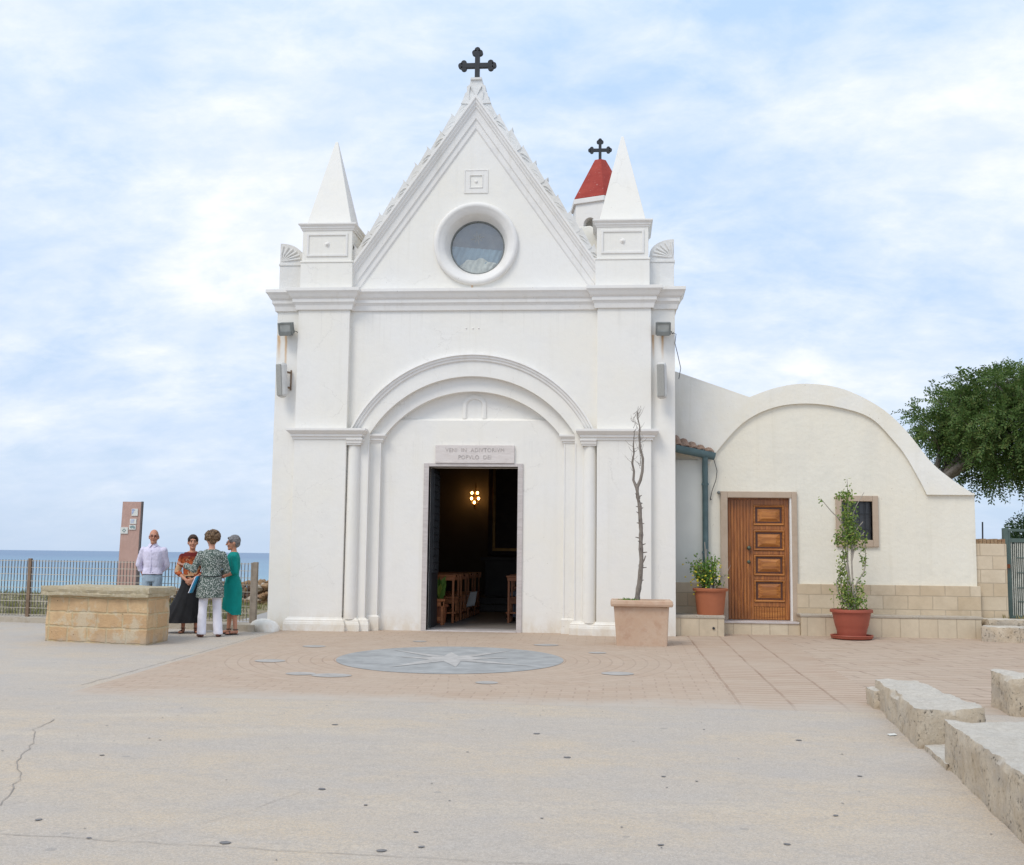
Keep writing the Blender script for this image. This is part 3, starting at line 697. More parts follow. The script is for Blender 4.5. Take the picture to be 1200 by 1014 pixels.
def disc_clip(zlo, zhi, y, mat, name, top=None):
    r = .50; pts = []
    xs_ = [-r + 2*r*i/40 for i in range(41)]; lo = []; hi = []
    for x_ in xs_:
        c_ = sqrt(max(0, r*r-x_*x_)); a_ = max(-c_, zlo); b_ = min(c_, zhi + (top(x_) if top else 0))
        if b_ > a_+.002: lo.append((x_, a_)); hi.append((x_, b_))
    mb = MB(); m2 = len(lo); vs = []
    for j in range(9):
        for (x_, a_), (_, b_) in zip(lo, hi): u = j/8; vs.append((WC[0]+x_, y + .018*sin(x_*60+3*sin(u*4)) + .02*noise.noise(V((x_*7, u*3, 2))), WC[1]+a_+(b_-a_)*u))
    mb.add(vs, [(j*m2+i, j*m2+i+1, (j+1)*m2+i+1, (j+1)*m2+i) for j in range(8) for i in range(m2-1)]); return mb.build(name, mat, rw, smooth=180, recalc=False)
disc_clip(-.5, .02, .375, m_refl_blue, 'reflection_blue', lambda x_: -.10*x_)  # added sheet: blue band of the pane's reflection, put into colour
disc_clip(-.5, -.22, .335, m_refl_pale, 'reflection_pale', lambda x_: .04-1.0*x_*x_+.02*sin(x_*25))  # added rippled sheet: pale lower part of the pane's reflection
mb = MB(); ringsolid(mb, *WC, [(.49,.235),(.47,.235),(.462,.25),(.462,.275),(.49,.275)])
mb.build('window_frame', m_flood, rw, smooth=40)
mb = MB()
for k in range(8):
    a = k*pi/4+.2; mb.bar((WC[0]+.02*cos(a),.264,WC[1]+.18+.02*sin(a)), (WC[0]+(.09 if k%2 else .13)*cos(a),.264,WC[1]+.18+(.09 if k%2 else .13)*sin(a)), .009, .006, (0,1,0))
mb.build('star_sticker', m_grille, rw)
# small square relief above it
mb = MB()
def sqring(mb, cx, cz, a, b, y0, y1): mb.plate([(cx-a,cz-a),(cx+a,cz-a),(cx+a,cz+a),(cx-a,cz+a)], [[(cx-b,cz-b),(cx-b,cz+b),(cx+b,cz+b),(cx+b,cz-b)]], y0, y1)
SQ = (A+.015, 7.905)
sqring(mb, *SQ, .215, .195, -.014, .0); sqring(mb, *SQ, .195, .12, -.008, .0); sqring(mb, *SQ, .12, .105, -.018, .0)
mb.ell((SQ[0],-.002,SQ[1]), (.03,.02,.03)); mb.build('square_relief', m_trim, ch, bevel=.004)
mb = MB()
for dx in (-.12, 0, .1): mb = MB(); mb.ell((A+dx, -.003, 5.26+.02*abs(dx)), (.016,.012,.012), 8, 6); mb.build('wall_stud', m_trim, ch)
# pinnacles
for sx in (-1, 1):
    cx = A+sx*2.60; yb0, yb1 = -.165, .86; hw = .465
    mb = MB(); mb.box(cx-hw, cx+hw, yb0, yb1, 5.955, 6.42); mb.box(cx-hw-.012, cx+hw+.012, yb0-.012, yb1+.012, 6.42, 6.452)
    mb.box(cx-hw+.02, cx+hw-.02, yb0+.01, yb1-.02, 6.452, 7.02)
    pin = mb.build('pinnacle', m_white, ch, bevel=.006)
    mb = MB(); o_, i_ = .36, .34
    mb.plate([(cx-.37,6.53),(cx+.37,6.53),(cx+.37,6.95),(cx-.37,6.95)], [[(cx-.33,6.57),(cx-.33,6.91),(cx+.33,6.91),(cx+.33,6.57)]], yb0-.008, yb0+.02)
    mb.ell((cx, yb0+.012, 6.75), (.05,.02,.05)); mb.ell((cx, yb0+.0, 6.75), (.028,.03,.028)); mb.build('panel_frame', m_trim, pin, bevel=.006)
    mb = MB(); mb.sweep([(cx-.45,.85),(cx-.45,-.155),(cx+.45,-.155),(cx+.45,.85),(cx-.45,.85)], [(0,7.0),(.012,7.0),(.02,7.03),(.035,7.04),(.035,7.065),(.065,7.095),(.07,7.10),(.07,7.125),(.0,7.145)], fnp)
    mb.box(cx-.452, cx+.452, -.157, .852, 7.0, 7.143); mb.build('pinnacle_cornice', m_trim, pin, bevel=.004)
    mb = MB(); c = V((cx, .33)); b_ = .405
    mb.add([(c.x-b_,c.y-b_,7.14),(c.x+b_,c.y-b_,7.14),(c.x+b_,c.y+b_,7.14),(c.x-b_,c.y+b_,7.14),(c.x-.022,c.y-.022,8.80),(c.x+.022,c.y-.022,8.80),(c.x+.022,c.y+.022,8.80),(c.x-.022,c.y+.022,8.80)], [(3,2,1,0),(4,5,6,7),(0,1,5,4),(1,2,6,5),(2,3,7,6),(3,0,4,7)])
    mb.build('spire', m_white, pin, bevel=.006)
    # quarter-shell shoulder
    xo = A+sx*3.49; xi = A+sx*3.07
    mb = MB(); mb.box(min(xo,xi), max(xo,xi), .0, .5, 5.955, 6.41); mb.box(min(xo+sx*.015,xi), max(xo+sx*.015,xi), -.015, .5, 6.41, 6.45)
    pts = [(xo, 6.45)] + [(xo - sx*.41*sin(pi/2*(1-i/10)), 6.45 + .36*cos(pi/2*(1-i/10))*1.0) for i in range(11)]
    pts = [(xo, 6.45), (xi, 6.45), (xi, 6.55)] + [(xo - sx*.42*cos(pi/2*i/10), 6.55 + .27*sin(pi/2*i/10)) for i in range(1, 11)]
    if sx < 0: pts = pts[::-1]
    mb.plate(pts, [], .0, .4)
    for i in range(6):
        a = pi/2*(i+.5)/6; e = V((xo-sx*.38*cos(a), 6.50+.27*sin(a)))
        mb.tube([(xo-sx*.03-sx*.03*cos(a), .0, 6.49), ((xo+e.x)/2, -.008, (6.49+e.y)/2), (e.x, .0, e.y)], [.01,.018,.024], 8)
    mb.build('shell_shoulder', m_crest, ch, bevel=.008)
# parapet stub and nave behind the gable
mb = MB(); mb.box(A-3.38,A-3.05,.56,9.4,0,5.5); mb.box(A+3.05,A+3.38,.56,9.4,0,5.5); mb.box(A-3.38,A+3.38,9.4,9.7,0,5.5)
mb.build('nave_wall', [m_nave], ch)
mb = MB(); mb.add([(A-3.45,.55,5.4),(A,.55,8.5),(A+3.45,.55,5.4),(A-3.45,9.75,5.4),(A,9.75,8.5),(A+3.45,9.75,5.4)], [(0,1,2),(5,4,3),(0,3,4,1),(1,4,5,2),(0,2,5,3)])
mb.build('nave_roof', m_tile, ch)
mb = MB(); mb.plate([(A-2.35,5.9),(A-1.45,5.9),(A-1.45,7.22),(A-2.35,7.10)], [], .58, .85); mb.build('parapet', m_band, ch, bevel=.03); mb = MB(); mb.plate([(A+1.5,5.9),(A+2.35,5.9),(A+2.35,6.9),(A+2.05,7.25),(A+1.5,7.2)], [], .58, .85)
mb.build('parapet', m_band, ch, bevel=.03)
mb = MB(); mb.box(A-3.05,A+3.05,.62,9.4,-.1,.045); mb.mi = 0
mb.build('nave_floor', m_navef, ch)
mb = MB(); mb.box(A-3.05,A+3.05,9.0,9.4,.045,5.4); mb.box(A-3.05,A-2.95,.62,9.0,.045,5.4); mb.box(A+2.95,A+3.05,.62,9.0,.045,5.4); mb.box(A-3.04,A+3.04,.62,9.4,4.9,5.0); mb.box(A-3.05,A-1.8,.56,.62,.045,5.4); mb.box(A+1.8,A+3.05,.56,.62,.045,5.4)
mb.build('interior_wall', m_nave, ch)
mb = MB(); mb.box(A-.62,A+2.3,8.75,8.99,1.3,4.6); alt = mb.build('altarpiece', m_altar, ch, bevel=.02)
mb = MB(); mb.box(A-.50,A-.42,8.70,8.76,1.5,4.4); mb.box(A+.9,A+.98,8.70,8.76,1.5,4.4); mb.box(A-.5,A+.98,8.70,8.76,1.42,1.5); mb.build('gilt_moulding', m_gilt, alt, bevel=.01)
mb = MB(); mb.box(A-1.2,A+1.8,6.6,8.9,.045,.2); mb.box(A-.8,A+1.4,6.9,8.9,.2,.35); mb.build('altar_step', m_altst, ch, bevel=.01)
mb = MB(); mb.box(A-.55,A+1.3,7.6,8.3,.35,1.2); mb.box(A-.65,A+1.4,7.5,8.4,1.2,1.28); al = mb.build('altar', m_altst, ch, bevel=.01)
# door surround, threshold, leaf, tablet
mb = MB(); mb.box(DX0-.09,DX0,.19,.40,0,DT+.06); mb.box(DX1,DX1+.09,.19,.40,0,DT+.06); mb.box(DX0,DX1,.19,.40,DT,DT+.06)
mb.box(DX0+.0,DX1,.17,.66,-.1,.025)
mb.build('door_frame', m_marble, ch, bevel=.006)
mb = MB(); mb.box(DX0-.02,DX0+.045,.42,1.16,.05,DT-.02)
dl_ = mb.build('door_leaf', m_dleaf, ch, bevel=.005)
mb = MB()
for x in (DX0+.055,):
    for y in (.48,.62,.80,.98,1.10): mb.box(x-.01, x+.012, y-.012, y+.012, 1.0, 2.75)
    for i in range(14): z = 1.05+i*.125; mb.box(x-.008, x+.010, .46, 1.12, z-.008, z+.008)
mb.build('grille', m_dleaf, dl_)
mb = MB(); mb.box(A-.65,A+.735,.17,.23,2.91,3.225); tab = mb.build('tablet', m_marble2, ch, bevel=.005)
def text(body, size, loc, mat, parent, ext=.003, space=1.1, sx=1., name='lettering'):
    cu = bpy.data.curves.new('t', 'FONT'); cu.body = body; cu.size = size; cu.extrude = ext; cu.align_x = 'CENTER'; cu.align_y = 'CENTER'; cu.space_character = space
    o = bpy.data.objects.new('t', cu); COL.objects.link(o); dg = bpy.context.evaluated_depsgraph_get(); dg.update()
    me = bpy.data.meshes.new_from_object(o.evaluated_get(dg)); bpy.data.objects.remove(o)
    off = V(loc) - root_loc(parent)
    me.transform(Matrix.Translation(off) @ Matrix.Rotation(pi/2, 4, 'X') @ Matrix.Diagonal((sx,1,1,1)))
    me.materials.clear(); me.materials.append(mat); q = bpy.data.objects.new(name, me); COL.objects.link(q); q.parent = parent; return q
text('VENI  IN  ADIVTORIVM', .098, (A+.045,.168,3.135), m_letter, tab, space=1.12, sx=.93)
text('POPVLO  DEI', .098, (A+.045,.168,3.01), m_letter, tab, space=1.12, sx=.93)
# bell tower behind on the right
bt = (2.07, 7.0)
mb = MB(); Rb = .70
def hexa(r, z, rot=7): return [(bt[0]+r*sin(R(rot+60*k)), bt[1]-r*cos(R(rot+60*k)), z) for k in range(6)]
# belfry wall with arched opening on each face
hs = hexa(Rb, 0)
for k in range(6):
    a, b = V(hs[k][:2]), V(hs[(k+1) % 6][:2]); w = (b-a).length; d = (b-a)/w
    sub = MB(); op = [(w/2+.15, 8.3),(w/2+.15, 9.02)] + [(w/2+.15*cos(pi*i/10), 9.02+.15*sin(pi*i/10)) for i in range(1, 10)] + [(w/2-.15,9.02),(w/2-.15,8.3)]
    sub.plate([(0,5.5),(w,5.5),(w,9.54),(0,9.54)], [op], 0, .14)
    nn = V((d.y, -d.x))
    mb.add([(a.x+d.x*x - nn.x*y, a.y+d.y*x - nn.y*y, z) for x, y, z in sub.v], sub.f)
bell = mb.build('bell_tower', m_white, ch)
mb = MB(); o1, o2 = hexa(Rb+.06, 9.52), hexa(Rb+.06, 9.64)
mb.add(o1+o2, [tuple(reversed(range(6))), tuple(range(6, 12))] + [(i, (i+1)%6, (i+1)%6+6, i+6) for i in range(6)]); mb.build('eave_band', m_trim, bell, bevel=.01)
mb = MB(); o1, o2 = hexa(Rb+.05, 9.645), hexa(.15, 10.72); mb.add(o1+o2, [tuple(reversed(range(6))), tuple(range(6, 12))] + [(i, (i+1)%6, (i+1)%6+6, i+6) for i in range(6)]); mb.build('pyramid_roof', m_red, bell, bevel=.008)
mb = MB(); cross(mb, bt[0], bt[1], 10.70, .57, .285, .07, .045); mb.build('tower_cross', m_iron, bell, bevel=.005)
# ------------------------------------------------------------------ annex
an = thing('chapel_annex', (6.0, 1.0, 0), 'low cream vaulted annex with wooden door beside the white church', 'building')
YA = 1.0; F = 1.005
def cm(pts, k=6):
    out = []
    for i in range(len(pts)-1):
        p0, p1, p2, p3 = (V(pts[max(i-1,0)]), V(pts[i]), V(pts[i+1]), V(pts[min(i+2,len(pts)-1)]))
        for j in range(k):
            t = j/k; out.append(tuple(.5*((2*p1)+(p2-p0)*t+(2*p0-5*p1+4*p2-p3)*t*t+(3*p1-p0-3*p2+p3)*t**3)))
    out.append(tuple(pts[-1])); return out
outl = [(3.42,4.66),(4.83,4.15)] + cm([(4.85,4.15),(5.30,4.345),(5.82,4.41),(6.45,4.31),(7.07,3.99),(7.50,3.585),(7.93,2.98)]) + [(8.25,2.72),(8.64,2.46)]
outl = [(3.42,4.66),(4.80,4.17)] + cm([(4.80,4.17),(5.30,4.345),(5.82,4.41),(6.45,4.31),(7.07,3.99),(7.50,3.585),(7.93,3.02),(8.27,2.72),(8.64,2.46)])[1:]
inl = cm([(4.10,2.98),(4.20,3.18),(4.69,3.72),(5.22,3.99),(5.80,4.065),(6.40,3.99),(6.92,3.80),(7.30,3.40),(7.50,3.13),(7.72,2.72),(7.84,2.46)])
DL, DR, DTT = 4.40, 5.485, 2.385
WL, WR, WB, WT = 6.38, 6.91, 1.66, 2.335
mb = MB()
mb.plate([(3.42,-.1),(8.66,-.1),(8.66,2.50)] + outl[::-1][0:], [[(DL-.02,.2),(DL-.02,DTT+.02),(DR+.06,DTT+.02),(DR+.06,.2)], [(WL,WB),(WL,WT),(WR,WT),(WR,WB)]], YA, YA+.45)
wl = mb.build('front_wall', m_cream, an)
mb = MB(); mb.plate([(3.425,3.3),(3.70,3.16),(4.0,2.99)] + inl + [(8.655,2.46),(8.655,2.475)] + [(x, z+.012) for x, z in outl[::-1]] , [], YA-.055, YA+.3)
mb.build('arch_band', m_band, an, bevel=.006)
mb = MB()   # vault body behind
pr = [(3.6,0)] + [(x, z-.03) for x, z in outl[3:]] + [(8.6,0)]
mb.plate([(3.6,-.1)] + [(3.6,4.4)] + [(x, z-.03) for x, z in outl[1:]] + [(8.64,-.1)], [], YA+1.3, 6.0)
mb.box(8.35,8.63,YA+.4,YA+1.32,-.1,2.3); mb.box(3.6,4.1,YA+.44,YA+1.32,-.1,4.2)
mb.build('vault_body', m_band, an)
# shallow projecting strip left of the pipe
mb = MB(); mb.box(3.42,3.98,YA-.045,YA+.1,.88,3.05); mb.build('side_strip', simple('grey_white_render', (.735,.735,.675), .9, .04, 2), an)
# stone dado, benches, step
mb = MB(); mb.box(3.42,4.29,YA-.075,YA+.1,0,.885); mb.box(5.59,8.70,YA-.06,YA+.1,0,.885); mb.build('stone_dado', m_block, an, bevel=.006)
mb = MB(); mb.box(3.43,4.25,.16,YA-.02,-.1,.335); mb.mi = 1; mb.box(3.425,4.26,.148,YA-.02,.30,.35); mb.build('stone_bench', [m_bench, m_kerb], an, bevel=.01)
mb = MB(); mb.box(5.585,8.58,.56,YA-.02,-.1,.34); mb.mi = 1; mb.box(5.57,8.60,.548,YA-.02,.335,.38); mb.build('stone_bench', [m_bench, m_kerb], an, bevel=.01)
mb = MB(); mb.box(4.26,5.58,.64,YA+.2,-.1,.205); mb.mi = 1; mb.box(4.262,5.568,.622,YA+.2,.205,.24); mb.build('door_step', [m_bench, m_marble], an, bevel=.005)
mb = MB(); mb.tube([(4.07,.145,.14),(4.07,.17,.14)], .022, 14); mb.build('bench_hole', m_iron, an)
mb = MB(); mb.box(DL-.125,DL,YA-.05,YA+.2,.24,DTT+.11); mb.box(DR+.03,DR+.125,YA-.05,YA+.2,.24,DTT+.11); mb.box(DL,DR+.03,YA-.05,YA+.2,DTT,DTT+.11)
mb.build('door_surround', m_frame, an, bevel=.008)
mb = MB(); mb.box(DR,DR+.03,YA-.03,YA+.2,.24,DTT); mb.build('white_reveal', m_trim, an)
# timber door
yd = YA+.09
mb = MB(); mb.box(DL,DR,yd,yd+.05,.245,DTT-.0); door = mb.build('timber_door', m_wood, an)
mb = MB(); w = (4.80-DL-.02)/7
for i in range(7): mb.box(DL+.01+i*w+.006, DL+.01+(i+1)*w-.006, yd-.018, yd+.01, .25, DTT-.03)
mb.build('slatted_leaf', m_wood, door, bevel=.008)
lx0, lx1 = 4.815, DR-.01
mb = MB()
for a, b in ((lx0, lx0+.045), (lx1-.075, lx1)): mb.box(a, b, yd-.022, yd+.01, .25, DTT-.03)
ph = [(2.255,1.915),(1.82,1.49),(1.38,1.05),(.94,.585)]
ph = [(2.26,1.90),(1.82,1.455),(1.385,1.015),(.945,.555)]
for z0, z1 in ((2.26,DTT-.03),(1.82,1.90),(1.385,1.455),(.945,1.015),(.475,.555)): mb.box(lx0+.045, lx1-.075, yd-.020, yd+.01, z0, z1)
mb.build('stile_frame', m_wood, door, bevel=.006)
for zt, zb in ph:
    x0, x1 = lx0+.045, lx1-.075
    mb = MB(); mb.sweep([(x0+.004,zb+.004),(x0+.004,zt-.004),(x1-.004,zt-.004),(x1-.004,zb+.004),(x0+.004,zb+.004)], [(0,-.01),(0,.036),(.012,.042),(.026,.036),(.034,.012),(.04,-.01)], fnf(yd), cap=False)
    pn = mb.build('panel_moulding', m_woodh, door, smooth=30)
    mb = MB(); a = .055; b_ = .125; y1 = yd+.004; y2 = yd-.034
    vs = [(x0+a,y1,zb+a),(x1-a,y1,zb+a),(x1-a,y1,zt-a),(x0+a,y1,zt-a),(x0+b_+.03,y2,zb+b_),(x1-b_-.03,y2,zb+b_),(x1-b_-.03,y2,zt-b_),(x0+b_+.03,y2,zt-b_)]
    mb.add(vs, [(4,5,6,7),(0,1,5,4),(1,2,6,5),(2,3,7,6),(3,0,4,7)]); mb.build('raised_panel', m_woodh, door)
    mb = MB(); mb.box(x0+.03,x1-.03,yd-.004,yd+.0,zb+.03,zt-.03); mb.build('panel_ground', m_wdark, door)
mb = MB(); k = 12; w = (lx1-.075-lx0-.045)/k
for i in range(k): mb.box(lx0+.045+i*w+.004, lx0+.045+(i+1)*w-.004, yd-.012, yd+.005, .25, .475)
mb.build('fluted_panel', m_woodh, door, bevel=.005)
mb = MB(); mb.ell((4.775,yd-.06,1.50),(.038,.03,.038)); mb.tube([(4.775,yd-.05,1.50),(4.775,yd,1.50)], .014, 10); mb.build('knob', m_brass, door, smooth=180)
mb = MB(); mb.ell((4.775,yd-.022,1.255),(.032,.014,.032)); mb.build('lock', m_brass, door, smooth=180)
# window
mb = MB(); mb.box(WL-.10,WL,YA-.045,YA+.2,WB-.12,WT+.10); mb.box(WR,WR+.10,YA-.045,YA+.2,WB-.12,WT+.10); mb.box(WL,WR,YA-.045,YA+.2,WT,WT+.10); mb.box(WL,WR,YA-.045,YA+.2,WB-.12,WB)
ws = mb.build('window_surround', m_frame, an, bevel=.008)
mb = MB(); mb.box(WL,WR,YA+.10,YA+.115,WB,WT); mb.build('pane', m_dark, ws)
mb = MB()
for i in range(1, 5): x = WL+(WR-WL)*i/5; mb.tube([(x,YA+.05,WB),(x,YA+.05,WT)], .006, 6)
for z in (1.85, 2.12): mb.box(WL,WR,YA+.046,YA+.054,z-.008,z+.008)
mb.build('window_bars', m_iron, ws)
# gutter, downpipe, tiles
ga, gb = V((3.45,.62,3.235)), V((4.16,.86,3.115))
mb = MB(); d = (gb-ga).normalized()
prof = [(-.075,.05),(-.085,.055),(-.07,-.01),(-.045,-.055),(0,-.075),(.045,-.055),(.07,-.01),(.075,.05),(.06,.05),(.05,0),(0,-.05),(-.05,0)]
sd = d.cross(V((0,0,1))).normalized(); up = sd.cross(d).normalized()
vs = []
for t in (0, 1):
    p = ga.lerp(gb, t)
    for a, b in prof: vs.append(p + sd*a + up*b)
m_ = len(prof); mb.add(vs, [(k, (k+1)%m_, (k+1)%m_+m_, k+m_) for k in range(m_)] + [tuple(range(m_)), tuple(reversed(range(m_, 2*m_)))])
mb.build('gutter', m_gutter, an, smooth=50)
mb = MB(); mb.tube([(4.00,.80,3.09),(4.00,.83,3.0),(4.005,YA-.10,2.88),(4.005,YA-.10,.90),(4.005,YA-.14,.36)], .052, 16)
for z in (2.6, 1.4): mb.box(3.945,4.065,YA-.14,YA,z,z+.03)
mb.build('downpipe', m_gutter, an, smooth=50)
mb = MB()
for i in range(5):
    t = (i+.5)/5; p = ga.lerp(gb, t) + V((0,.02,.045)); e = p + V((-.06,.42,.16)) + V((0,0,.10*(1-t)))
    vs = []; kk = 9
    for q in (p + V((0,-.05,-.0)), e):
        for j in range(kk):
            a = pi*j/(kk-1); vs.append(q + sd*0 + V((.075*cos(a),0,.055*sin(a))))
        for j in range(kk):
            a = pi*(kk-1-j)/(kk-1); vs.append(q + V((.06*cos(a),0,.04*sin(a)-.004)))
    n_ = 2*kk; mb.add(vs, [(j, (j+1)%n_, (j+1)%n_+n_, j+n_) for j in range(n_)] + [tuple(reversed(range(n_))), tuple(range(n_, 2*n_))])
mb.add([ga+V((0,.06,.05)), gb+V((-.04,.06,.05)), V((4.14,1.0,3.2)), V((3.43,1.0,3.42)), ga+V((0,.06,.02)), gb+V((-.04,.06,.02)), V((4.14,1.0,3.17)), V((3.43,1.0,3.39))], [(0,1,2,3),(7,6,5,4),(0,4,5,1),(1,5,6,2),(2,6,7,3),(3,7,4,0)])
mb.build('roof_tiles', m_tile, an, smooth=40)
mb = MB(); mb.tube([(4.16,YA-.06,3.08),(4.22,YA-.05,2.86),(4.20,YA-.05,2.70),(4.13,YA-.05,2.5),(4.10,YA-.05,2.36)], .006, 6); mb.tube([(4.10,YA-.05,2.36),(4.115,YA-.05,2.34)], .012, 6)
mb.build('loose_wire', m_iron, an)
mb = MB(); mb.ell((4.245,YA-.06,2.47),(.03,.05,.03)); mb.build('small_fitting', m_flood, an)
# ------------------------------------------------------------------ things on the facade
def floodlight(x, z, rz, label):
    t = thing('floodlight', (x, -.02, z), label, 'floodlight', 'floodlights on the church corners', rz)
    M = Matrix.Rotation(R(20), 4, 'X')
    mb = MB(); mb.obox((0,-.16,.0),(.125,0,0),(0,.055,0),(0,0,.10)); mb.obox((0,-.10,-.01),(.09,0,0),(0,.04,0),(0,0,.075)); mb.xf(M); mb.build('housing', m_flood, t, world=False, bevel=.01)
    mb = MB(); mb.plate([(-.13,-.105),(.13,-.105),(.13,.105),(-.13,.105)], [[(-.10,-.075),(-.10,.075),(.10,.075),(.10,-.075)]], -.235, -.212); mb.xf(M); mb.build('bezel', m_flood, t, world=False, bevel=.004)
    mb = MB(); mb.box(-.10,.10,-.224,-.214,-.075,.075); mb.xf(M); mb.build('lamp_glass', m_lampglass, t, world=False)
    mb = MB(); mb.obox((0,-.16,-.155),(.11,0,0),(0,.05,.01),(0,-.01,.035)); mb.box(-.02,.02,-.14,0,-.14,-.10); mb.box(-.05,.05,-.012,.0,-.16,-.06); mb.build('ballast_box', m_flood, t, world=False, bevel=.008)
    mb = MB(); s_ = 1
    mb.tube([(s_*.12,-.12,-.10),(s_*.15,-.06,-.10),(s_*.17,-.01,-.13),(s_*.19,.0,-.10)], .006, 6); mb.build('cable', m_iron, t, world=False)
    return t
floodlight(A-3.26, 5.30, R(-8), 'grey rusting floodlight high on the left corner of the facade')
floodlight(A+3.29, 5.27, R(0), 'grey floodlight high on the right corner of the facade')
def speaker(x, z, rz, tilt, label):
    t = thing('loudspeaker', (x, -.02, z), label, 'loudspeaker', 'column loudspeakers on the church corners', rz)
    M = Matrix.Rotation(R(tilt), 4, 'X')
    mb = MB(); mb.box(-.085,.085,-.27,-.12,-.31,.31); mb.xf(M); mb.build('cabinet', m_spk, t, world=False, bevel=.055)
    mb = MB(); mb.box(-.062,.062,-.282,-.262,-.275,.275); mb.xf(M); mb.build('grille', m_grille, t, world=False, bevel=.018)
    mb = MB(); mb.box(-.02,.02,-.14,.0,.12,.15); mb.box(-.02,.02,-.15,.0,-.15,-.12); mb.box(.0,.03,-.012,.0,-.18,.18); mb.build('bracket', m_fpost, t, world=False)
    return t
speaker(A-3.22, 4.34, R(-32), 5, 'slim white column loudspeaker on the left corner of the facade')
speaker(A+3.31, 4.32, R(-14), 5, 'slim white column loudspeaker on the right corner of the facade')
mb = MB(); mb.tube([(A+3.42,-.03,5.16),(A+3.52,-.02,5.14),(A+3.50,-.02,4.98),(A+3.545,.0,4.8),(A+3.60,.02,4.55),(A+3.565,.02,4.36)], .006, 6)
tag(mb.build('hanging_cable', m_iron), 'thin dark cable hanging off the right corner of the church wall', 'cable')
# rounded whitewashed guard stone
mb = MB(); mb.ell((-3.50,-.30,.02),(.22,.26,.20),24,16, fn=lambda d, q: q*(1+.28*noise.noise(d*1.3+V((3,1,2)))+.02*noise.noise(d*7)))
gs = mb.build('guard_stone', m_white, smooth=180); gs.location = (0,0,0); tag(gs, 'rounded whitewashed stone at the left foot of the church', 'stone')
# ------------------------------------------------------------------ well
def rough_poly(mb, corners, z0, z1, seed, amp=.012, div=.12, wobble=2.):
    """prism over a quadrilateral with subdivided, noise-worn faces"""
    c = [V((x, y, 0)) for x, y in corners]; L1 = (c[1]-c[0]).length; L2 = (c[3]-c[0]).length; H = z1-z0
    n1, n2, n3 = max(2, int(L1/div)), max(2, int(L2/div)), max(2, int(H/div))
    def P(a, b, t):
        p = (c[0]*(1-a)*(1-b) + c[1]*a*(1-b) + c[2]*a*b + c[3]*(1-a)*b); p.z = z0+H*t
        q = p*wobble + V((seed*3.1, seed, 0))
        k = V((noise.noise(q*1.3), noise.noise(q*1.3+V((9,0,0))), noise.noise(q*1.3+V((0,9,0))))) * amp + V((noise.noise(q*5), noise.noise(q*5+V((5,0,0))), noise.noise(q*5+V((0,5,0)))))*amp*.45 + V((noise.noise(q*13), noise.noise(q*13+V((5,0,0))), noise.noise(q*13+V((0,5,0)))))*amp*.38
        ed = sum(1 for s_ in (a, b, t) if s_ in (0, 1))
        ctr = (c[0]+c[1]+c[2]+c[3])/4; ctr.z = (z0+z1)/2
        if ed >= 2: p = p + (ctr-p).normalized()*amp*(1.1+1.6*noise.noise(q*3))
        return p + k
    def grid(f, na, nb):
        vs = [f(i/na, j/nb) for j in range(nb+1) for i in range(na+1)]
        mb.add(vs, [(j*(na+1)+i, j*(na+1)+i+1, (j+1)*(na+1)+i+1, (j+1)*(na+1)+i) for j in range(nb) for i in range(na)])
    grid(lambda a, b: P(a, b, 1), n1, n2); grid(lambda a, b: P(a, 0, b), n1, n3); grid(lambda a, b: P(a, 1, b), n1, n3)
    grid(lambda a, b: P(0, a, b), n2, n3); grid(lambda a, b: P(1, a, b), n2, n3); grid(lambda a, b: P(a, b, 0), n1, n2)
def weld(o, d=.0005):
    bm = bmesh.new(); bm.from_mesh(o.data); bmesh.ops.remove_doubles(bm, verts=bm.verts, dist=d); bmesh.ops.recalc_face_normals(bm, faces=bm.faces); bm.to_mesh(o.data); bm.free()
    o.data.polygons.foreach_set('use_smooth', [True]*len(o.data.polygons)); o.data.set_sharp_from_angle(angle=R(35)); return o
we = thing('stone_well', (-5.3,-2.3,-.05), 'rectangular golden sandstone block well with a worn overhanging slab', 'well')
cn = [(-6.22,-2.64),(-4.43,-3.08),(-4.44,-2.22),(-6.05,-1.70)]
mb = MB(); rough_poly(mb, cn, -.12, .655, 1, .016, .06); weld(mb.build('block_wall', m_well, we))
cn2 = [(-6.31,-2.72),(-4.44,-3.18),(-4.24,-3.02),(-4.20,-1.98),(-6.10,-1.50)]
def grow(c, k): 
    m0 = sum((V((x,y)) for x, y in c), V((0,0)))/len(c); return [tuple(m0+(V((x,y))-m0)*(1+k)) for x, y in c]
ct = [(-6.30,-2.73),(-4.385,-3.17),(-4.36,-2.14),(-6.10,-1.58)]
mb = MB(); rough_poly(mb, grow(ct,-.02), .64, .70, 3, .010, .07); rough_poly(mb, ct, .688, .775, 2, .015, .06)
weld(mb.build('cap_slab', m_slab, we))
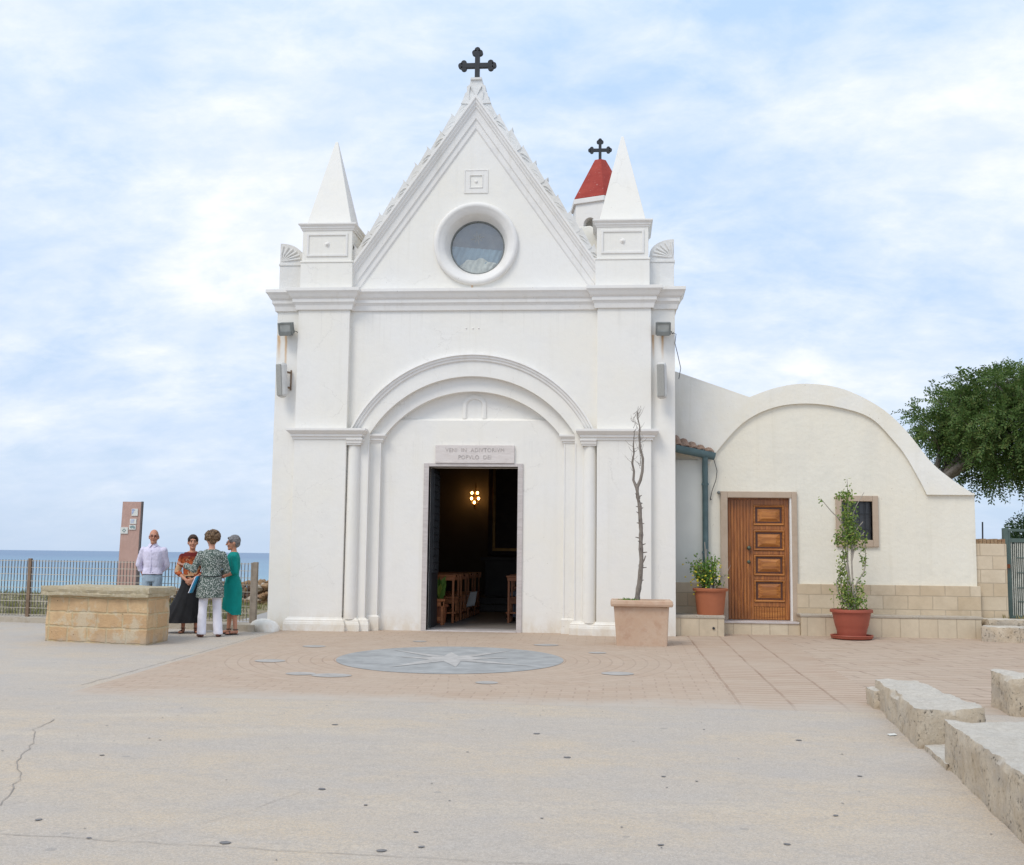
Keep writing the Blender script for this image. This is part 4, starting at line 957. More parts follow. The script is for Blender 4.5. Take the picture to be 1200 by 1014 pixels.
# ------------------------------------------------------------------ kerb and fence
mb = MB(); rough_poly(mb, [(-9.9,.85),(-6.5,.05),(-3.42,-.60),(-3.42,-.22)][:0] or [(-10.5,1.02),(-3.62,-.55),(-3.60,.10),(-10.5,1.75)], -.1, .10, 9, .006, .12)
tag(weld(mb.build('kerb_wall', m_kerb)), 'low stone kerb running under the wire mesh fence', 'kerb')
fpts = [(-11.2,1.25),(-8.30,.80),(-5.95,.44),(-3.86,.13)]
def fence_section(i, a, b, label):
    t = thing('mesh_fence', (a[0], a[1], .09), label, 'fence', 'wire mesh fence sections')
    a_, b_ = V((*a, 0)), V((*b, 0)); d = (b_-a_).normalized(); L = (b_-a_).length; mb = MB(); k = int(L/.064)
    for j in range(1, k):
        p = a_ + d*(j*L/k); mb.box(p.x-.004, p.x+.004, p.y-.010, p.y+.010, .12, 1.135)
    mb.build('vertical_bars', m_fpost if False else m_galv, t)
    mb = MB()
    for z in [.14+.122*q for q in range(9)]: mb.bar(a_+V((0,-.012,z)), b_+V((0,-.012,z)), .006, .010)
    mb.build('horizontal_bars', m_galv2, t)
    return t
m_galv = simple('brown_grey_bar', (.20,.185,.175), .6, .25, 3)
m_galv2 = simple('cream_flat_bar', (.50,.45,.37), .7, .15, 3)
labs = ['wire mesh fence section left of the brown post', 'wire mesh fence section between the brown post and the pink stele', 'wire mesh fence section behind the three standing women']
for i in range(3):
    t = fence_section(i, fpts[i], fpts[i+1], labs[i])
    if i == 1:
        mb = MB(); p = fpts[1]; mb.box(p[0]-.03,p[0]+.03,p[1]-.03,p[1]+.03,.05,1.16); mb.build('post', m_fpost, t, bevel=.004)
    if i == 2:
        mb = MB(); p = fpts[3]; mb.box(p[0]-.02,p[0]+.055,p[1]-.05,p[1]+.04,.05,1.15); mb.box(p[0]-.06,p[0]-.02,p[1]-.04,p[1]+.02,.05,1.14); mb.build('post', m_postw, t, bevel=.006)
# stele
st = thing('information_stele', (-7.35,3.0,0), 'tall pink information pillar with four stickers behind the fence', 'sign', rz=0)
mb = MB(); mb.add([(-7.62,3.0,-.1),(-7.21,3.0,-.1),(-7.21,3.05,-.1),(-7.62,3.05,-.1),(-7.56,3.0,2.315),(-7.17,3.0,2.315),(-7.17,3.05,2.315),(-7.56,3.05,2.315)], [(0,1,5,4),(4,5,6,7),(2,3,7,6),(3,0,4,7),(0,3,2,1)]); mb.mi = 1
mb.add([(-7.208,2.99,-.1),(-7.18,3.0,-.1),(-7.18,3.05,-.1),(-7.208,3.05,-.1),(-7.168,2.99,2.32),(-7.14,3.0,2.32),(-7.14,3.05,2.32),(-7.168,3.05,2.32)], [(0,1,5,4),(4,5,6,7),(2,3,7,6),(3,0,4,7),(1,2,6,5)])
mb.build('pillar', [m_stele, m_slate], st)
for (x, z, w, h, kind) in [(-7.295,2.10,.13,.145,0),(-7.32,1.915,.135,.105,1),(-7.33,1.795,.14,.095,2),(-7.50,1.73,.155,.13,3)]:
    mb = MB(); mb.box(x-w/2,x+w/2,2.985,2.998,z-h/2,z+h/2); stk = mb.build('sticker', m_paper, st)
    mb = MB()
    if kind == 0: mb.plate([(x-w*.45,z+h*.45),(x-w*.45,z-h*.3),(x-w*.2,z-h*.1),(x-w*.1,z+h*.2),(x+w*.1,z+h*.3),(x-w*.1,z+h*.45)], [], 2.982, 2.984); mt = m_inkb
    elif kind == 1:
        for j in range(4): mb.box(x-w*.38, x+w*(.05+.1*(j%2)), 2.982, 2.984, z+h*(.30-.19*j), z+h*(.38-.19*j))
        mb.box(x+w*.0, x+w*.16, 2.980, 2.9815, z+h*.1, z+h*.36); mt = m_inkb
    elif kind == 2:
        pts = [(x-w*.4,z+h*.1),(x-w*.2,z-h*.3),(x,z-h*.1),(x+w*.3,z-h*.35),(x+w*.42,z-h*.1),(x+w*.35,z+h*.2),(x+w*.1,z+h*.4),(x-w*.2,z+h*.32)]; mb.plate(pts, [], 2.982, 2.984); mt = m_ink
    else:
        mb.plate([(x,z-h*.32),(x+w*.28,z),(x,z+h*.32),(x-w*.28,z)], [[(x,z-h*.16),(x-w*.14,z),(x,z+h*.16),(x+w*.14,z)]], 2.982, 2.984); mt = m_ink
    mb.build('print', mt, stk)
# rubble walls beyond
def rubble(name, x0, x1, y, z0, h, seed, label, lean=0):
    r2 = random.Random(seed); t = MB(); x = x0
    while x < x1:
        z = z0; 
        while z < z0+h*min(1, .45+.55*(x-x0)/2.2)*r2.uniform(.85,1.08):
            s_ = r2.uniform(.07,.15); c = V((x+r2.uniform(-.05,.05), y+lean*(x-x0)+r2.uniform(-.25,.25), z+s_*.4)); sd_ = r2.uniform(0,99)
            t.mi = 0 if r2.random() < .7 else (1 if r2.random() < .6 else 2)
            t.ell(c, (s_*r2.uniform(.7,1.3), s_, s_*r2.uniform(.5,.8)), 10, 7, fn=lambda d, q: q*(1+.35*noise.noise(d*1.8+V((sd_,0,0)))))
            z += s_*.75
        x += r2.uniform(.07,.13)
    return tag(t.build(name, [m_ochre, m_kerb, m_tile]), label, 'wall')
rubble('rubble_wall', -10.2, -5.5, 11, -.1, .60, 3, 'tumbled dry stone rubble wall beyond the fence near the sea')
# ------------------------------------------------------------------ concrete blocks
def block(name, cn, z0, z1, seed, label, amp=.02, grp='rough stone blocks by the plaza edge'):
    mb = MB(); rough_poly(mb, cn, z0, z1, seed, amp, .045, 2.4); o = weld(mb.build(name, m_rock)); return tag(o, label, 'stone block', grp)
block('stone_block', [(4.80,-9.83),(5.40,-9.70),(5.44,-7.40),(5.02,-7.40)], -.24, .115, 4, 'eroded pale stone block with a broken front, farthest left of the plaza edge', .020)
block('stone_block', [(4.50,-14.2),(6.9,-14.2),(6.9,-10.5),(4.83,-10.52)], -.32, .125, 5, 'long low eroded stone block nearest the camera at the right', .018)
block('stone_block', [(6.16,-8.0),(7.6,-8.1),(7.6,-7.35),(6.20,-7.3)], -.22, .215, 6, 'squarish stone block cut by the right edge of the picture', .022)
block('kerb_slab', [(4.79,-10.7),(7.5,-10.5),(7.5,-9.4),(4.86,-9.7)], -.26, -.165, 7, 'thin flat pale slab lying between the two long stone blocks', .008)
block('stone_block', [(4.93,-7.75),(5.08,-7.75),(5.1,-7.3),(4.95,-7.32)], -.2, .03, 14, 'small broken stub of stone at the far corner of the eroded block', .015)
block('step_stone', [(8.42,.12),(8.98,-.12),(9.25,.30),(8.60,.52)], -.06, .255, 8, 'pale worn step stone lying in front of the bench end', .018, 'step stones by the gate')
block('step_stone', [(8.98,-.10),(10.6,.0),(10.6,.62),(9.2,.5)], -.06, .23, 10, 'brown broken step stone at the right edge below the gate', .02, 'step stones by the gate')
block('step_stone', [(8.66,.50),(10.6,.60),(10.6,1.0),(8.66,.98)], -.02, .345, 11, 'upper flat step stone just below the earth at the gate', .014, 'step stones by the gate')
mb = MB(); mb.add([(4.72,-9.28,-.178),(4.79,-9.25,-.178),(4.78,-9.2,-.17),(4.71,-9.22,-.174)], [(0,1,2,3)]); mb.add([(4.72,-9.28,-.182),(4.79,-9.25,-.182),(4.78,-9.2,-.176),(4.71,-9.22,-.18)], [(3,2,1,0)])
tag(mb.build('paper_scrap', m_paper, recalc=False), 'white scrap of paper lying beside the eroded stone block', 'litter')
# ------------------------------------------------------------------ wall + gate right
t = thing('boundary_wall', (8.95,1.1,0), 'beige stone boundary wall between the annex and the green gate', 'wall')
mb = MB(); mb.box(8.665,9.19,1.05,1.35,0,1.62); mb.build('wall_blocks', m_block, t, bevel=.008)
mb = MB(); k = 8
for i in range(k): mb.box(8.67+i*.064,8.67+i*.064+.058,1.06,1.34,1.62,1.70+.004*(i%3))
mb.build('brick_coping', m_ochre, t, bevel=.004)
g = thing('metal_gate', (9.3,1.3,.33), 'green metal gate with reed infill at the right edge', 'gate')
mb = MB(); mb.box(9.19,9.27,1.18,1.28,.3,1.90); mb.build('post', m_green, g, bevel=.006)
mb = MB(); mb.box(9.27,11.4,1.20,1.25,1.84,1.885); mb.box(9.27,11.4,1.20,1.25,.34,.385); mb.box(9.27,9.31,1.20,1.25,.385,1.84); mb.box(9.31,11.4,1.20,1.25,1.65,1.72)
mb.build('gate_frame', m_green, g, bevel=.004)
mb = MB(); mb.box(9.31,11.4,1.245,1.249,.38,1.66); mb.build('netting', m_reedb, g)
mb = MB(); x = 9.32; r2 = random.Random(2)
while x < 11.4:
    mb.box(x, x+.014, 1.215, 1.228, .385, 1.64+r2.uniform(-.02,.02)); x += .034+r2.uniform(-.003,.003)
mb.build('reed_bars', m_reed, g)
mb = MB()
for z in (.62,.86,1.12,1.38): mb.box(9.40,11.4,1.205,1.214,z,z+.012)
mb.build('cross_wires', m_green, g)
mb = MB(); mb.box(9.21,9.28,1.16,1.20,1.20,1.27); mb.box(9.19,9.23,1.16,1.20,1.10,1.20); mb.build('rusty_latch', simple('rust', (.20,.07,.03), .8), g)
mb = MB(); mb.tube([(11.28,9,.3),(11.285,9,1.5),(11.30,9,2.26)], .018, 6); tag(mb.build('iron_stake', m_iron), 'thin dark iron stake standing behind the boundary wall', 'stake')
# ------------------------------------------------------------------ foliage
def leafquad(mb, p, d, n_, l, w):
    s_ = d.cross(n_).normalized()*w/2; mb.add([p, p+d*l*.5+s_+n_*l*.06, p+d*l, p+d*l*.5-s_+n_*l*.06], [(0,1,2,3)])
def rvec(r2): 
    while 1:
        v = V((r2.uniform(-1,1), r2.uniform(-1,1), r2.uniform(-1,1)))
        if .01 < v.length < 1: return v.normalized()
def tree(name, base, ctr, rad, label, seed, nclump, leafm, llen=.10, sprigs=9, spl=.55, lw=.4, cat='tree', grp=None, trunk_r=.16):
    r2 = random.Random(seed); t = thing(name, base, label, cat, grp)
    base, ctr = V(base), V(ctr); tr = MB()
    fork = base.lerp(ctr, .5) + V((0,0,.2))
    if name == 'broadleaf_tree': fork = V((11.1, 12.4, 3.3))
    tr.tube([base, base.lerp(fork,.5)+V((.06,0,0)), fork], [trunk_r, trunk_r*.85, trunk_r*.7], 10)
    br = MB(); cr = MB(); mains = []
    for i in range(9):
        d = rvec(r2); d.z = abs(d.z)*.6-.12; e = ctr + V((d.x*rad[0], d.y*rad[1], abs(d.z)*rad[2]))*.62; m_ = fork.lerp(e, .5) + V((r2.uniform(-.2,.2), r2.uniform(-.2,.2), .2))
        br.tube([fork, m_, e], [trunk_r*.5, trunk_r*.28, trunk_r*.1], 7); mains += [fork.lerp(m_,.6), m_, m_.lerp(e,.5), e]
    for i in range(nclump):
        d = rvec(r2); q = r2.uniform(.30, 1.0)**.55
        lump = 1 + .24*noise.noise(d*2.3+V((seed,0,0))) + .10*noise.noise(d*6)
        c = ctr + V((d.x*rad[0], d.y*rad[1], d.z*rad[2]))*q*lump
        if noise.noise(c*.95+V((seed,2,0))) < -.28: continue
        s_ = min(mains, key=lambda m_: (m_-c).length)
        br.tube([s_, s_.lerp(c,.55)+V((0,0,.06)), c], [.022,.014,.006], 4, cap=False)
        for k in range(sprigs):
            o = rvec(r2); p = c + o*r2.uniform(0,.22); dd = (o + (c-ctr).normalized()*.7 + V((0,0,.1))).normalized()
            n_ = dd.cross(rvec(r2)).normalized(); L = spl*r2.uniform(.5,1.1); m_ = 8
            for j in range(m_):
                u = j/m_; pp = p + dd*L*u + V((0,0,-.32*L*u*u)); tdir = (dd + V((0,0,-.6*u))).normalized()
                for sgn in (-1, 1):
                    ld = (tdir*.5 + n_*sgn*.8 + rvec(r2)*.3 + V((0,0,-.2))).normalized()
                    leafquad(cr, pp, ld, tdir.cross(ld).normalized(), llen*r2.uniform(.7,1.2), llen*lw)
    tr.build('trunk', m_bark, t, smooth=60); br.build('branches', m_bark, t, smooth=60); cr.build('crown', leafm, t, recalc=False)
    return t
tree('broadleaf_tree', (11.15,12.2,.1), (13.45,12.3,4.95), (2.65,2.3,1.58), 'large feathery green tree standing behind the annex', 11, 680, m_leaf_tree, .105, 9, .56, .40, trunk_r=.2)
def bush(name, c, rad, label, seed, n=2600, m=None, l=.06, z0=0):
    r2 = random.Random(seed); t = thing(name, (c[0],c[1],z0), label, 'bush'); cr = MB(); st = MB()
    for i in range(n):
        d = rvec(r2); q = r2.uniform(.2,1)**.4*(1+.25*noise.noise(d*2.5+V((seed,0,0)))+.1*noise.noise(d*7))
        p = V(c)+V((d.x*rad[0],d.y*rad[1],d.z*rad[2]))*q; dd = (d+rvec(r2)*.9).normalized(); leafquad(cr, p, dd, dd.cross(rvec(r2)).normalized(), l*r2.uniform(.7,1.3), l*.5)
    for i in range(7):
        d = rvec(r2); st.tube([(c[0],c[1],z0), tuple(V(c)+V((d.x*rad[0],d.y*rad[1],abs(d.z)*rad[2]))*.6)], [.03,.01], 5)
    cr.build('foliage', m or m_leaf_bush, t, recalc=False); st.build('stems', m_bark, t); return t
bush('evergreen_bush', (12.5,8,1.70), (1.05,.9,.85), 'dark dense evergreen bush behind the green gate', 5, 13000, l=.07, z0=.1)
bush('evergreen_bush', (11.2,3.2,1.0), (1.3,.7,.62), 'low dark hedge just behind the green gate', 6, 3000, l=.075, z0=.2)
# ------------------------------------------------------------------ potted plants
# 1: terracotta trough with a dead trunk
t = thing('potted_dead_tree', (2.80,-1.5,-.03), 'aged terracotta trough with a tall bare dead trunk', 'potted plant')
x0, x1, y0, y1 = 2.405, 3.20, -1.78, -1.25
mb = MB()
def tap(mb, a0, a1, b0, b1, z0, c0, c1, d0, d1, z1):
    mb.add([(a0,b0,z0),(a1,b0,z0),(a1,b1,z0),(a0,b1,z0),(c0,d0,z1),(c1,d0,z1),(c1,d1,z1),(c0,d1,z1)], [(0,3,2,1),(4,5,6,7),(0,1,5,4),(1,2,6,5),(2,3,7,6),(3,0,4,7)])
tap(mb, x0+.03, x1-.0, y0+.03, y1-.03, -.05, x0-.02, x1+.03, y0-.01, y1+.01, .57)
mb.build('trough', m_terra, t, bevel=.02)
mb = MB(); mb.plate([(0,0)],[],0,0) if False else None
rc = [(x0-.05,y0-.05),(x1+.07,y0-.05),(x1+.07,y1+.05),(x0-.05,y1+.05)]
mb.sweep([rc[0],rc[3],rc[2],rc[1],rc[0]][::-1], [(0,.56),(.012,.57),(.02,.60),(.012,.645),(0,.66),(-.09,.66),(-.09,.57)], fnp); mb.build('rim', m_terra, t, bevel=.012)
mb = MB(); mb.box(x0-.02,x1+.04,y0,y1,.565,.625); mb.build('soil', m_soil, t)
tp = [(2.76,-1.5,.60),(2.755,-1.5,.72),(2.79,-1.5,.95),(2.805,-1.5,1.15),(2.815,-1.5,1.28),(2.805,-1.5,1.50),(2.81,-1.5,1.72),(2.795,-1.5,1.95),(2.79,-1.5,2.1),(2.76,-1.5,2.25),(2.745,-1.5,2.42)]
r2 = random.Random(8); mb = MB(); mb.tube(cm(tp, 4), [.042-.019*i/44+r2.uniform(-.004,.006) for i in range(len(cm(tp,4)))], 9)
for i in range(44):
    q = r2.randrange(3, 40); p = V(cm(tp,4)[q]); d = rvec(r2); d.z = abs(d.z)*.5; mb.tube([p, p+d*r2.uniform(.05,.10)], [.014,.006], 5)
mb.tube([(2.745,-1.5,2.40),(2.80,-1.5,2.52),(2.83,-1.52,2.66),(2.84,-1.5,2.86),(2.80,-1.5,3.02),(2.78,-1.5,3.2),(2.79,-1.5,3.36),(2.755,-1.5,3.52),(2.75,-1.5,3.62)], [.028,.024,.022,.019,.016,.014,.011,.007,.004], 8)
mb.tube([(2.74,-1.5,2.40),(2.69,-1.48,2.52),(2.70,-1.46,2.66),(2.67,-1.46,2.8),(2.70,-1.46,2.95),(2.69,-1.46,3.1),(2.71,-1.46,3.28)], [.026,.02,.018,.016,.012,.009,.004], 7)
mb.tube([(2.80,-1.5,1.18),(2.86,-1.52,1.28),(2.88,-1.52,1.34)], [.02,.012,.008], 6)
mb.build('trunk', m_bark, t, smooth=60)
mb = MB()
for i in range(60):
    z = r2.uniform(2.65,3.6); bx = 2.80 if z < 3.3 else 2.76; 
    if r2.random() < .35: bx = 2.69
    p = V((bx,-1.5,z)); d = rvec(r2); d.z = abs(d.z)*.9+.35; d.normalize(); L = r2.uniform(.06,.17)*(1.35 if z > 3.3 else 1)
    mb.tube([p, p+d*L*.6+V((0,0,.0)), p+d*L+V((0,0,.03))], [.004,.003,.0015], 4, cap=False)
mb.build('twigs', m_bark, t)
mb = MB()
for i in range(240):
    a = r2.uniform(0,2*pi); p = V((2.60+r2.gauss(0,.055),-1.66+r2.gauss(0,.04),.62)); d = (rvec(r2)+V((0,0,1.1))).normalized(); leafquad(mb, p, d, d.cross(rvec(r2)).normalized(), r2.uniform(.04,.09), .018)
for i in range(60):
    p = V((3.12+r2.gauss(0,.05),-1.80+r2.gauss(0,.01),.62+r2.uniform(-.06,.03))); d = (rvec(r2)+V((0,0,-.3))).normalized(); leafquad(mb, p, d, d.cross(rvec(r2)).normalized(), .03, .014)
mb.build('weeds', m_leaf_a, t, recalc=False)
# 2: round orange pot with leafy plant on the bench
def pot(mb, c, rb, rt, h, rim=.05, rimo=.02):
    mb.lathe([(0,0),(rb,0),(rb+(rt-rb)*.5,h*.5),(rt-.008,h-rim),(rt+rimo,h-rim),(rt+rimo+.008,h-.01),(rt+rimo,h),(rt-.015,h),(rt-.02,h-.06),(0,h-.065)], c, 44)
t = thing('potted_shrub', (4.05,.52,.35), 'orange plastic pot with a small leafy yellow-flowered shrub on the bench', 'potted plant')
mb = MB(); pot(mb, (0,0,0), .225, .275, .45); mb.build('pot', m_plast, t, smooth=40, world=False)
mb = MB(); mb.lathe([(0,.40),(.255,.395)], (0,0,0), 30); mb.build('soil', m_soil, t, world=False)
st_, lf, fl = MB(), MB(), MB(); r2 = random.Random(4)
for i in range(34):
    a = r2.uniform(0,2*pi); q = r2.uniform(.0,.1); tip = V((-.03+r2.gauss(0,.14), r2.gauss(0,.12), r2.uniform(.62,1.05)))
    b_ = V((q*cos(a), q*sin(a), .4)); st_.tube([b_, b_.lerp(tip,.5)+V((0,0,.03)), tip], [.007,.005,.003], 5)
    for k in range(44):
        p = b_.lerp(tip, r2.uniform(.3,1)) + rvec(r2)*r2.uniform(0,.06); d = (rvec(r2)+V((0,0,.2))).normalized(); leafquad(lf, p, d, d.cross(rvec(r2)).normalized(), r2.uniform(.045,.07), .034)
    for q_ in range(2): fl.ell(tip-V((0,0,r2.uniform(.05,.3)))+rvec(r2)*.09, (.018,.018,.014), 6, 4)
for tip, m_ in (((-.09,.0,1.24),.006),((-.05,.05,1.12),.005)): st_.tube([(-.05,0,.4),(-.07,.0,.8),tip], [.012,.01,.006], 6)
for i in range(7):
    a = V((.20,.0,.46)); tip = V((.22+r2.uniform(-.05,.13), r2.uniform(-.05,.1), r2.uniform(.75,1.02))); st_.tube([a, a.lerp(tip,.6)+V((-.02,0,0)), tip], [.006,.005,.002], 5)
st_.build('stems', m_twig, t, world=False); lf.build('leaves', m_leaf_a, t, recalc=False, world=False); fl.build('blossoms', m_yel, t, world=False)
# 3: tall ficus in brick-red bowl
t = thing('potted_ficus', (6.34,.12,.005), 'brick-red bowl pot with a tall thin leafy shrub before the window', 'potted plant')
mb = MB(); mb.lathe([(0,.0),(.30,.0),(.335,.02),(.345,.055),(.35,.06),(.345,.07),(.32,.065),(.31,.03),(0,.03)], (0,0,0), 44); mb.build('saucer', m_plast2, t, smooth=40, world=False)
mb = MB(); mb.lathe([(0,.035),(.225,.035),(.25,.16),(.252,.17),(.27,.22),(.272,.225),(.315,.44),(.345,.44),(.35,.455),(.345,.49),(.32,.49),(.31,.43),(0,.425)], (0,0,0), 44); mb.build('pot', m_plast2, t, smooth=40, world=False)
mb = MB(); mb.lathe([(0,.45),(.31,.445)], (0,0,0), 30); mb.build('soil', m_soil, t, world=False)
st_, lf = MB(), MB(); r2 = random.Random(21)
stems = [[(-.03,0,.44),(-.05,0,.9),(-.04,.02,1.4),(-.03,0,1.9),(-.02,.0,2.35),(-.03,0,2.66)], [(.04,0,.44),(.03,0,.9),(.02,.0,1.4),(.03,.02,1.85),(.09,.02,2.15),(.25,.02,2.44)], [(.0,.03,.44),(-.01,.03,1.0),(-.07,.04,1.5),(-.10,.03,1.9),(-.16,.02,2.05)],
         [(.05,-.02,.44),(.09,0,.9),(.22,0,1.12),(.25,0,1.4),(.24,0,1.62)], [(-.04,.0,1.6),(-.15,.0,1.95),(-.30,.0,2.12),(-.47,.0,2.33)], [(.02,.0,1.4),(.08,.0,1.75),(.22,.0,1.95)], [(.02,.0,1.3),(.1,.0,1.58),(.24,.0,1.78)], [(-.05,.0,.5),(-.14,.0,.8),(-.18,.0,1.05),(-.12,0,1.25)], [(-.03,.0,.5),(-.2,.0,.75),(-.24,0,.98)],[(.0,0,.9),(-.1,.0,1.3),(-.12,0,1.6)]]
for s_ in stems: c_ = cm(s_, 5); st_.tube(c_, [max(.004, .017-.013*i/len(c_)) for i in range(len(c_))], 6)
def leaves(c, sx_, sz, n_, l=.055):
    for k in range(int(n_*1.35)):
        p = V(c)+V((r2.gauss(0,sx_*.78), r2.gauss(0,sx_*.8), r2.gauss(0,sz))); d = (rvec(r2)+V((0,0,-.35))).normalized(); leafquad(lf, p, d, d.cross(rvec(r2)).normalized(), l*r2.uniform(.7,1.3), l*.55)
for c, a, b, n_ in [((-.02,0,2.05),.085,.13,190),((.0,0,1.78),.10,.13,330),((.03,0,1.65),.11,.07,180),((-.02,0,2.38),.055,.10,90),((-.15,0,2.38),.05,.03,34),((-.20,0,1.65),.04,.07,60),((-.13,0,1.35),.04,.07,60),((.22,0,1.35),.03,.12,50),((.0,0,.62),.13,.09,330),((-.12,0,.85),.09,.12,200),((.12,0,.8),.08,.12,90),((-.14,0,1.10),.05,.08,80),((.25,0,1.63),.02,.02,14),((-.46,0,2.30),.02,.03,8)]: leaves(c, a, b, n_)
st_.build('stems', m_twig, t, world=False, smooth=60); lf.build('leaves', m_leaf_b, t, recalc=False, world=False)
# ------------------------------------------------------------------ interior furniture
def pew(x, y, w, label, flip=False):
    t = thing('pew', (x, y, .045), label, 'pew', 'wooden pews inside the church')
    x0, x1 = (-w, 0) if not flip else (0, w)
    mb = MB(); mb.box(x0,x1,-.17,.17,.44,.475); mb.box(x0+.02,x1-.02,-.13,-.10,.34,.44); mb.build('seat', m_pew, t, world=False, bevel=.006)
    mb = MB(); mb.box(x0,x1,-.62,-.34,.86,.89); mb.box(x0+.02,x1-.02,-.60,-.575,.79,.86); mb.build('book_rest', m_pew, t, world=False, bevel=.006)
    mb = MB(); mb.box(x0,x1,.19,.22,.78,.90); mb.build('backrest', m_pew, t, world=False, bevel=.006)
    for xx in (x0+.03, x1-.07):
        mb = MB(); mb.box(xx,xx+.04,-.12,-.07,.0,.44); mb.box(xx,xx+.04,.16,.20,0,.88); mb.box(xx,xx+.04,-.10,.18,.10,.15); mb.build('leg', m_pew, t, world=False, bevel=.004)
        mb = MB(); mb.box(xx,xx+.04,-.58,-.53,.0,.86); mb.box(xx,xx+.04,-.56,-.1,.12,.16); mb.build('kneeler_post', m_pew, t, world=False, bevel=.004)
    mb = MB(); mb.box(x0,x1,-.56,-.36,.17,.20); mb.build('kneeler', m_pew, t, world=False, bevel=.004)
    return t
for i, (y, nm) in enumerate([(2.55,'nearest'),(3.55,'second'),(4.55,'third'),(5.55,'farthest')]):
    pew(-.56+.02*i, y, 1.7, f'{nm} wooden pew on the left of the aisle inside the church' if i in (0,3) else f'{nm} wooden pew from the door on the left of the aisle')
for i, (y, nm) in enumerate([(2.9,'nearest'),(4.1,'second')]): pew(.36, y, 1.9, f'{nm} wooden pew on the right of the aisle inside the church', True)
t = thing('stool', (-.80,1.35,.045), 'small wooden bench just inside the open church door', 'bench')
mb = MB(); mb.box(-.5,.15,-.14,.14,.43,.47); mb.box(-.48,.13,-.12,-.10,.34,.43); mb.build('seat', m_pew, t, world=False, bevel=.005)
for xx in (-.46, .07):
    mb = MB(); mb.box(xx,xx+.045,-.12,-.07,0,.43); mb.box(xx,xx+.045,.07,.12,0,.43); mb.build('leg', m_pew, t, world=False, bevel=.004)
mb = MB(); mb.box(-.46,.11,-.11,-.08,.08,.15); mb.build('stretcher', m_pew, t, world=False)
t = thing('white_cloth', (-.62,4.0,.30), 'white cloth hanging from a pew in the dark nave', 'cloth')
mb = MB(); mb.add([(-.60,3.9,.26),(-.42,3.9,.30),(-.38,3.92,.58),(-.52,3.95,.56),(-.60,3.93,.25),(-.42,3.93,.29),(-.38,3.95,.57),(-.52,3.98,.55)], [(0,1,2,3),(7,6,5,4),(0,4,5,1),(1,5,6,2),(2,6,7,3),(3,7,4,0)]); mb.build('drape', m_cloth_w, t)
r2 = random.Random(2); t = thing('indoor_plant', (-.86,1.95,.045), 'broad leafed green plant inside the church door', 'potted plant')
mb = MB(); pot(mb, (0,0,0), .12, .15, .35); mb.build('pot', m_plast, t, world=False, smooth=40)
mb = MB()
for i in range(26):
    a = r2.uniform(0,2*pi); d = V((cos(a)*.5, sin(a)*.5, 1)).normalized(); p = V((0,0,r2.uniform(.33,.65))); leafquad(mb, p, d, d.cross(rvec(r2)).normalized(), r2.uniform(.2,.34), .09)
mb.build('leaves', m_leaf_a, t, world=False, recalc=False)
# wall lamp
t = thing('wall_lamp', (-1.02,8.95,2.75), 'gilt wall lamp with five glowing bulbs on the far church wall', 'lamp')
mb = MB(); mb.tube([(0,-.05,-.30),(0,-.08,0),(0,-.05,.35)], [.015,.03,.012], 8); bl = []
for (dx, dz, dy) in ((-.085,.11,-.12),(.055,.11,-.15),(-.09,-.03,-.17),(.085,-.03,-.17),(-.015,-.13,-.2)):
    mb.tube([(0,-.07,dz-.12),(dx*.6,dy*.8,dz-.17),(dx,dy,dz-.08)], [.01,.01,.012], 6); mb.tube([(dx,dy,dz-.09),(dx,dy,dz-.05)], [.02,.02], 8); bl.append((dx,dy,dz))
mb.build('gilt_arms', m_gilt, t, world=False, smooth=50)
for b_ in bl: mb = MB(); mb.ell((b_[0],b_[1],b_[2]), (.030,.030,.038), 12, 8); mb.build('bulb', m_bulb, t, world=False, smooth=180)
ld = bpy.data.lights.new('sconce_light', 'POINT'); ld.energy = .75; ld.color = (1,.55,.2); ld.shadow_soft_size = .12
lo = bpy.data.objects.new('sconce_light', ld); COL.objects.link(lo); lo.location = (-1.05,8.60,2.75)
# ------------------------------------------------------------------ people
def skinmat(name, c):
    t = NT(name); col = t.mix(t.rng(t.noise(9, 3), .35, .65), c, tuple(q*f_ for q, f_ in zip(c, (1.08, .9, .85))))
    m = t.out(col, .55, spec=.35); t.b.inputs['Subsurface Weight'].default_value = .08; t.b.inputs['Subsurface Radius'].default_value = (.02,.008,.004); return m
m_skin = skinmat('tanned_skin', (.50,.255,.165)); m_skin2 = skinmat('fair_skin', (.56,.33,.24)); m_lip = simple('lips', (.36,.12,.10), .5, .05); m_eye = simple('dark_eye', (.03,.02,.015), .2, .1)
def cloth(name, c, var=.1, rough=.85): return simple(name, c, rough, var, 6, .25, bs=25)
m_shirt = cloth('lilac_white_shirt', (.66,.62,.76), .05); m_jeans = cloth('light_blue_denim', (.30,.38,.45), .14); m_belt = cloth('dark_belt', (.03,.03,.045)); m_black = cloth('black_cloth', (.017,.017,.019), .3); m_whitec = cloth('white_trouser_cloth', (.76,.75,.82), .04); m_teal = cloth('teal_cloth', (.0,.235,.205), .12); m_greyc = cloth('grey_trouser_cloth', (.16,.17,.19), .1)
m_shoe = simple('brown_leather', (.13,.05,.035), .5); m_shoeb = simple('black_leather', (.03,.025,.025), .4); m_frame_g = simple('spectacle_frame', (.12,.03,.03), .4)
